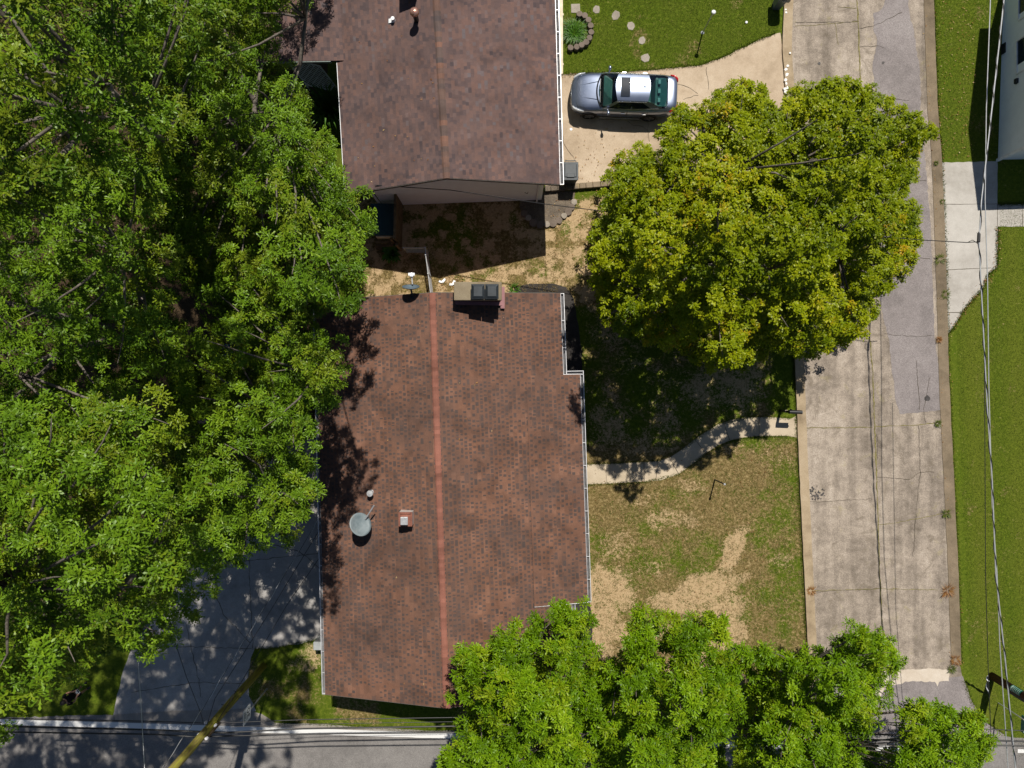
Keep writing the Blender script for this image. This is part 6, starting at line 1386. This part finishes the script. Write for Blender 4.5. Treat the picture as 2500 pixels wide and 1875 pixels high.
lt_ = along([(x - 4, y) for x, y in R_EDGE], 900, .12, rg) + [(at(x, y).x, at(x, y).y) for x, y in zip(rg.normal(1450, 45, 110), rg.normal(405, 45, 110))] + [(at(x, y).x, at(x, y).y) for x, y in zip(rg.normal(1430, 60, 260), rg.normal(560, 50, 260))] + [(at(x, y).x, at(x, y).y) for x, y in zip(rg.uniform(1060, 1130, 120), rg.uniform(672, 716, 120))] + along([(1370, 190), (1500, 186), (1640, 176)], 60, .12, rg) \
    + [(at(x, y).x, at(x, y).y) for x, y in zip(rg.uniform(1425, 1940, 420), rg.uniform(1080, 1650, 420))] + [(at(x, y).x, at(x, y).y) for x, y in zip(rg.uniform(2290, 2380, 260), rg.uniform(0, 390, 260))] + along([(2436, 553), (2434, 652), (2402, 700), (2352, 757), (2311, 818)], 160, .1, rg)
litter(lt_, 50, .034)
# small tan leaves on the roofs
rl_ = []
for _ in range(16): q = westR(rg.uniform(0.05, .95), rg.uniform(.1, .9)); rl_.append((q.x, q.y, q.z + .03))
for _ in range(10): q = eastR(rg.uniform(0.05, .7), rg.uniform(.1, .65)); rl_.append((q.x, q.y, q.z + .03))
for _ in range(22): q = westA(rg.uniform(0.3, .98), rg.uniform(.05, .95)); rl_.append((q.x, q.y, q.z + .03))
litter(rl_, 51, .045)
# ------------------------------------------------------------------ person standing in the shade of the lower left oak, flying the drone
M_SKIN = simple("skin", (0.36, 0.20, 0.135), 0.55, 0.35, var=0.08)
M_SHIRT = simple("black_shirt_cloth", (0.012, 0.012, 0.014), 0.9, 0.1); M_SHORTS = simple("black_shorts_cloth", (0.014, 0.014, 0.016), 0.9, 0.1)
M_HAIR = simple("dark_hair", (0.015, 0.011, 0.009), 0.7); M_SHOE = simple("black_shoe", (0.014, 0.014, 0.015), 0.6); M_RC = simple("pale_grey_controller", (0.45, 0.47, 0.49), 0.45)
pf = at(211, 1675); per = thing("person", "person in black clothes holding a pale drone controller in the lower left oak's shade", "person", (pf.x, pf.y, 0), math.radians(38))
def skin(name, chains, mat, parent, sub=2, root=0):
    """chains: list of [(x,y,z,r) ...]; a chain may start with an index pair to join onto an earlier vertex"""
    vs = []; es = []; rs = []; names = {}
    for ch in chains:
        prev = None
        for k in ch:
            if isinstance(k, str): prev = names[k]; continue
            vs.append(k[:3]); rs.append(k[3]); i = len(vs) - 1
            if len(k) > 4: names[k[4]] = i
            if prev is not None: es.append((prev, i))
            prev = i
    me = bpy.data.meshes.new(name); me.from_pydata(vs, es, []); me.materials.append(mat); o = bpy.data.objects.new(name, me); COL.objects.link(o); o.parent = parent
    m = o.modifiers.new("skin", 'SKIN'); m.use_smooth_shade = True; m2 = o.modifiers.new("subdivision", 'SUBSURF'); m2.levels = sub; m2.render_levels = sub
    sv = me.skin_vertices[0].data
    for i, r in enumerate(rs): sv[i].radius = (r, r) if not isinstance(r, tuple) else r
    sv[root].use_root = True
    bpy.context.view_layer.update(); dg = bpy.context.evaluated_depsgraph_get(); bm_ = bpy.data.meshes.new_from_object(o.evaluated_get(dg)); bm_.name = name
    o.modifiers.clear(); o.data = bm_; bm_.materials.clear(); bm_.materials.append(mat); bm_.polygons.foreach_set("use_smooth", [True] * len(bm_.polygons)); return o
# facing +x; elbows bent, forearms forward, head bowed over the controller
ch = [[(0, 0, .93, .125, 'pel'), (.0, 0, 1.10, .115), (.0, 0, 1.28, .13), (.0, 0, 1.40, .10, 'che'), (.01, 0, 1.50, .055, 'nk'), (.05, 0, 1.56, .055), (.075, 0, 1.63, .085), (.085, 0, 1.70, .088), (.08, 0, 1.765, .055)]]
for s in (1, -1):
    ch.append(['pel', (0, s * .10, .86, .095), (.01, s * .11, .68, .080), (.015, s * .115, .50, .058), (.0, s * .12, .34, .055), (-.02, s * .12, .12, .038), (-.02, s * .12, .06, .04), (.06, s * .13, .04, .04), (.16, s * .14, .035, .028)])
    ch.append(['che', (0, s * .14, 1.41, .065), (-.01, s * .205, 1.36, .055), (.0, s * .235, 1.22, .046), (.03, s * .235, 1.10, .042), (.14, s * .19, 1.10, .038), (.26, s * .125, 1.11, .028), (.31, s * .10, 1.115, .030, 'palm%d' % s)])
    for k, (dy, ln) in enumerate(((.020, .075), (.006, .085), (-.008, .08), (-.020, .06))):
        ch.append(['palm%d' % s, (.335, s * (.10 + dy), 1.105, .011), (.335 + ln * .5, s * (.092 + dy), 1.09, .0095), (.335 + ln * .55, s * (.075 + dy), 1.065, .0085), (.33 + ln * .3, s * (.062 + dy), 1.06, .0075)])
    ch.append(['palm%d' % s, (.325, s * .075, 1.13, .012), (.35, s * .058, 1.145, .010), (.37, s * .05, 1.145, .0085)])
body = skin("body", ch, M_SKIN, per)
def shell(name, chains, mat): return skin(name, chains, mat, per)
sh = [[(0, 0, .90, .165, 'a'), (0, 0, 1.06, .165), (0, 0, 1.26, .175), (0, 0, 1.40, .14, 'c'), (.0, 0, 1.455, .085)]]
for s in (1, -1): sh.append(['c', (0, s * .14, 1.415, .082), (-.01, s * .21, 1.36, .074), (.0, s * .245, 1.22, .066)])
shell("shirt", sh, M_SHIRT)
st = [[(0, 0, .98, .155, 'a')]]
for s in (1, -1): st.append(['a', (0, s * .10, .86, .115), (.01, s * .115, .68, .098), (.015, s * .12, .52, .088)])
shell("shorts", st, M_SHORTS)
for s in (1, -1): shell("shoe", [[(-.07, s * .12, .05, .045), (.04, s * .13, .05, .05), (.17, s * .14, .04, .042)]], M_SHOE)
b = MB(); b.lathe([(.0, .125), (.06, .11), (.098, .05), (.105, -.02), (.095, -.07)], (.07, 0, 1.70), 18, Matrix.Rotation(math.radians(-12), 3, 'Y')); hr = b.build("hair", M_HAIR, per, smooth=True, local=True)
b = MB(); fxp = .165
for s in (1, -1): b.lathe([(.0, .008), (.010, .004), (.012, 0)], (fxp, s * .034, 1.70), 8, Matrix.Rotation(PI / 2, 3, 'Y'))
b.bar((fxp - .005, -.026, 1.635), (fxp - .005, .026, 1.635), .012, .010); b.build("eyes_and_mouth", M_HAIR, per, local=True)
b = MB(); b.tube([(fxp - .01, 0, 1.705), (fxp + .018, 0, 1.672), (fxp - .004, 0, 1.662)], [.010, .016, .010], 8)
for s in (1, -1): b.lathe([(0, .012), (.022, .01), (.028, 0), (.018, -.01)], (.075, s * .088, 1.69), 10, Matrix.Rotation(-s * PI / 2, 3, 'X'))
b.build("nose_and_ears", M_SKIN, per, smooth=True, local=True)
cq = thing("drone_controller", "pale grey drone controller in the hands of the person in black", "controller", (pf.x, pf.y, 1.12), math.radians(38))
b = MB(); b.box((.37, 0, -.005), (.11, .17, .035)); b.box((.44, 0, .015), (.09, .19, .012)); b.build("case", M_RC, cq, local=True, bevel=0.008)
b = MB(); b.box((.445, 0, .0225), (.075, .16, .003)); b.build("screen", M_GLASS_DARK, cq, local=True)
for s in (1, -1): b = MB(); b.lathe([(.012, 0), (.004, .004), (.004, .02), (.009, .022), (0, .024)], (.365, s * .05, .0125), 8); b.build("stick", M_BLACK, cq, local=True)
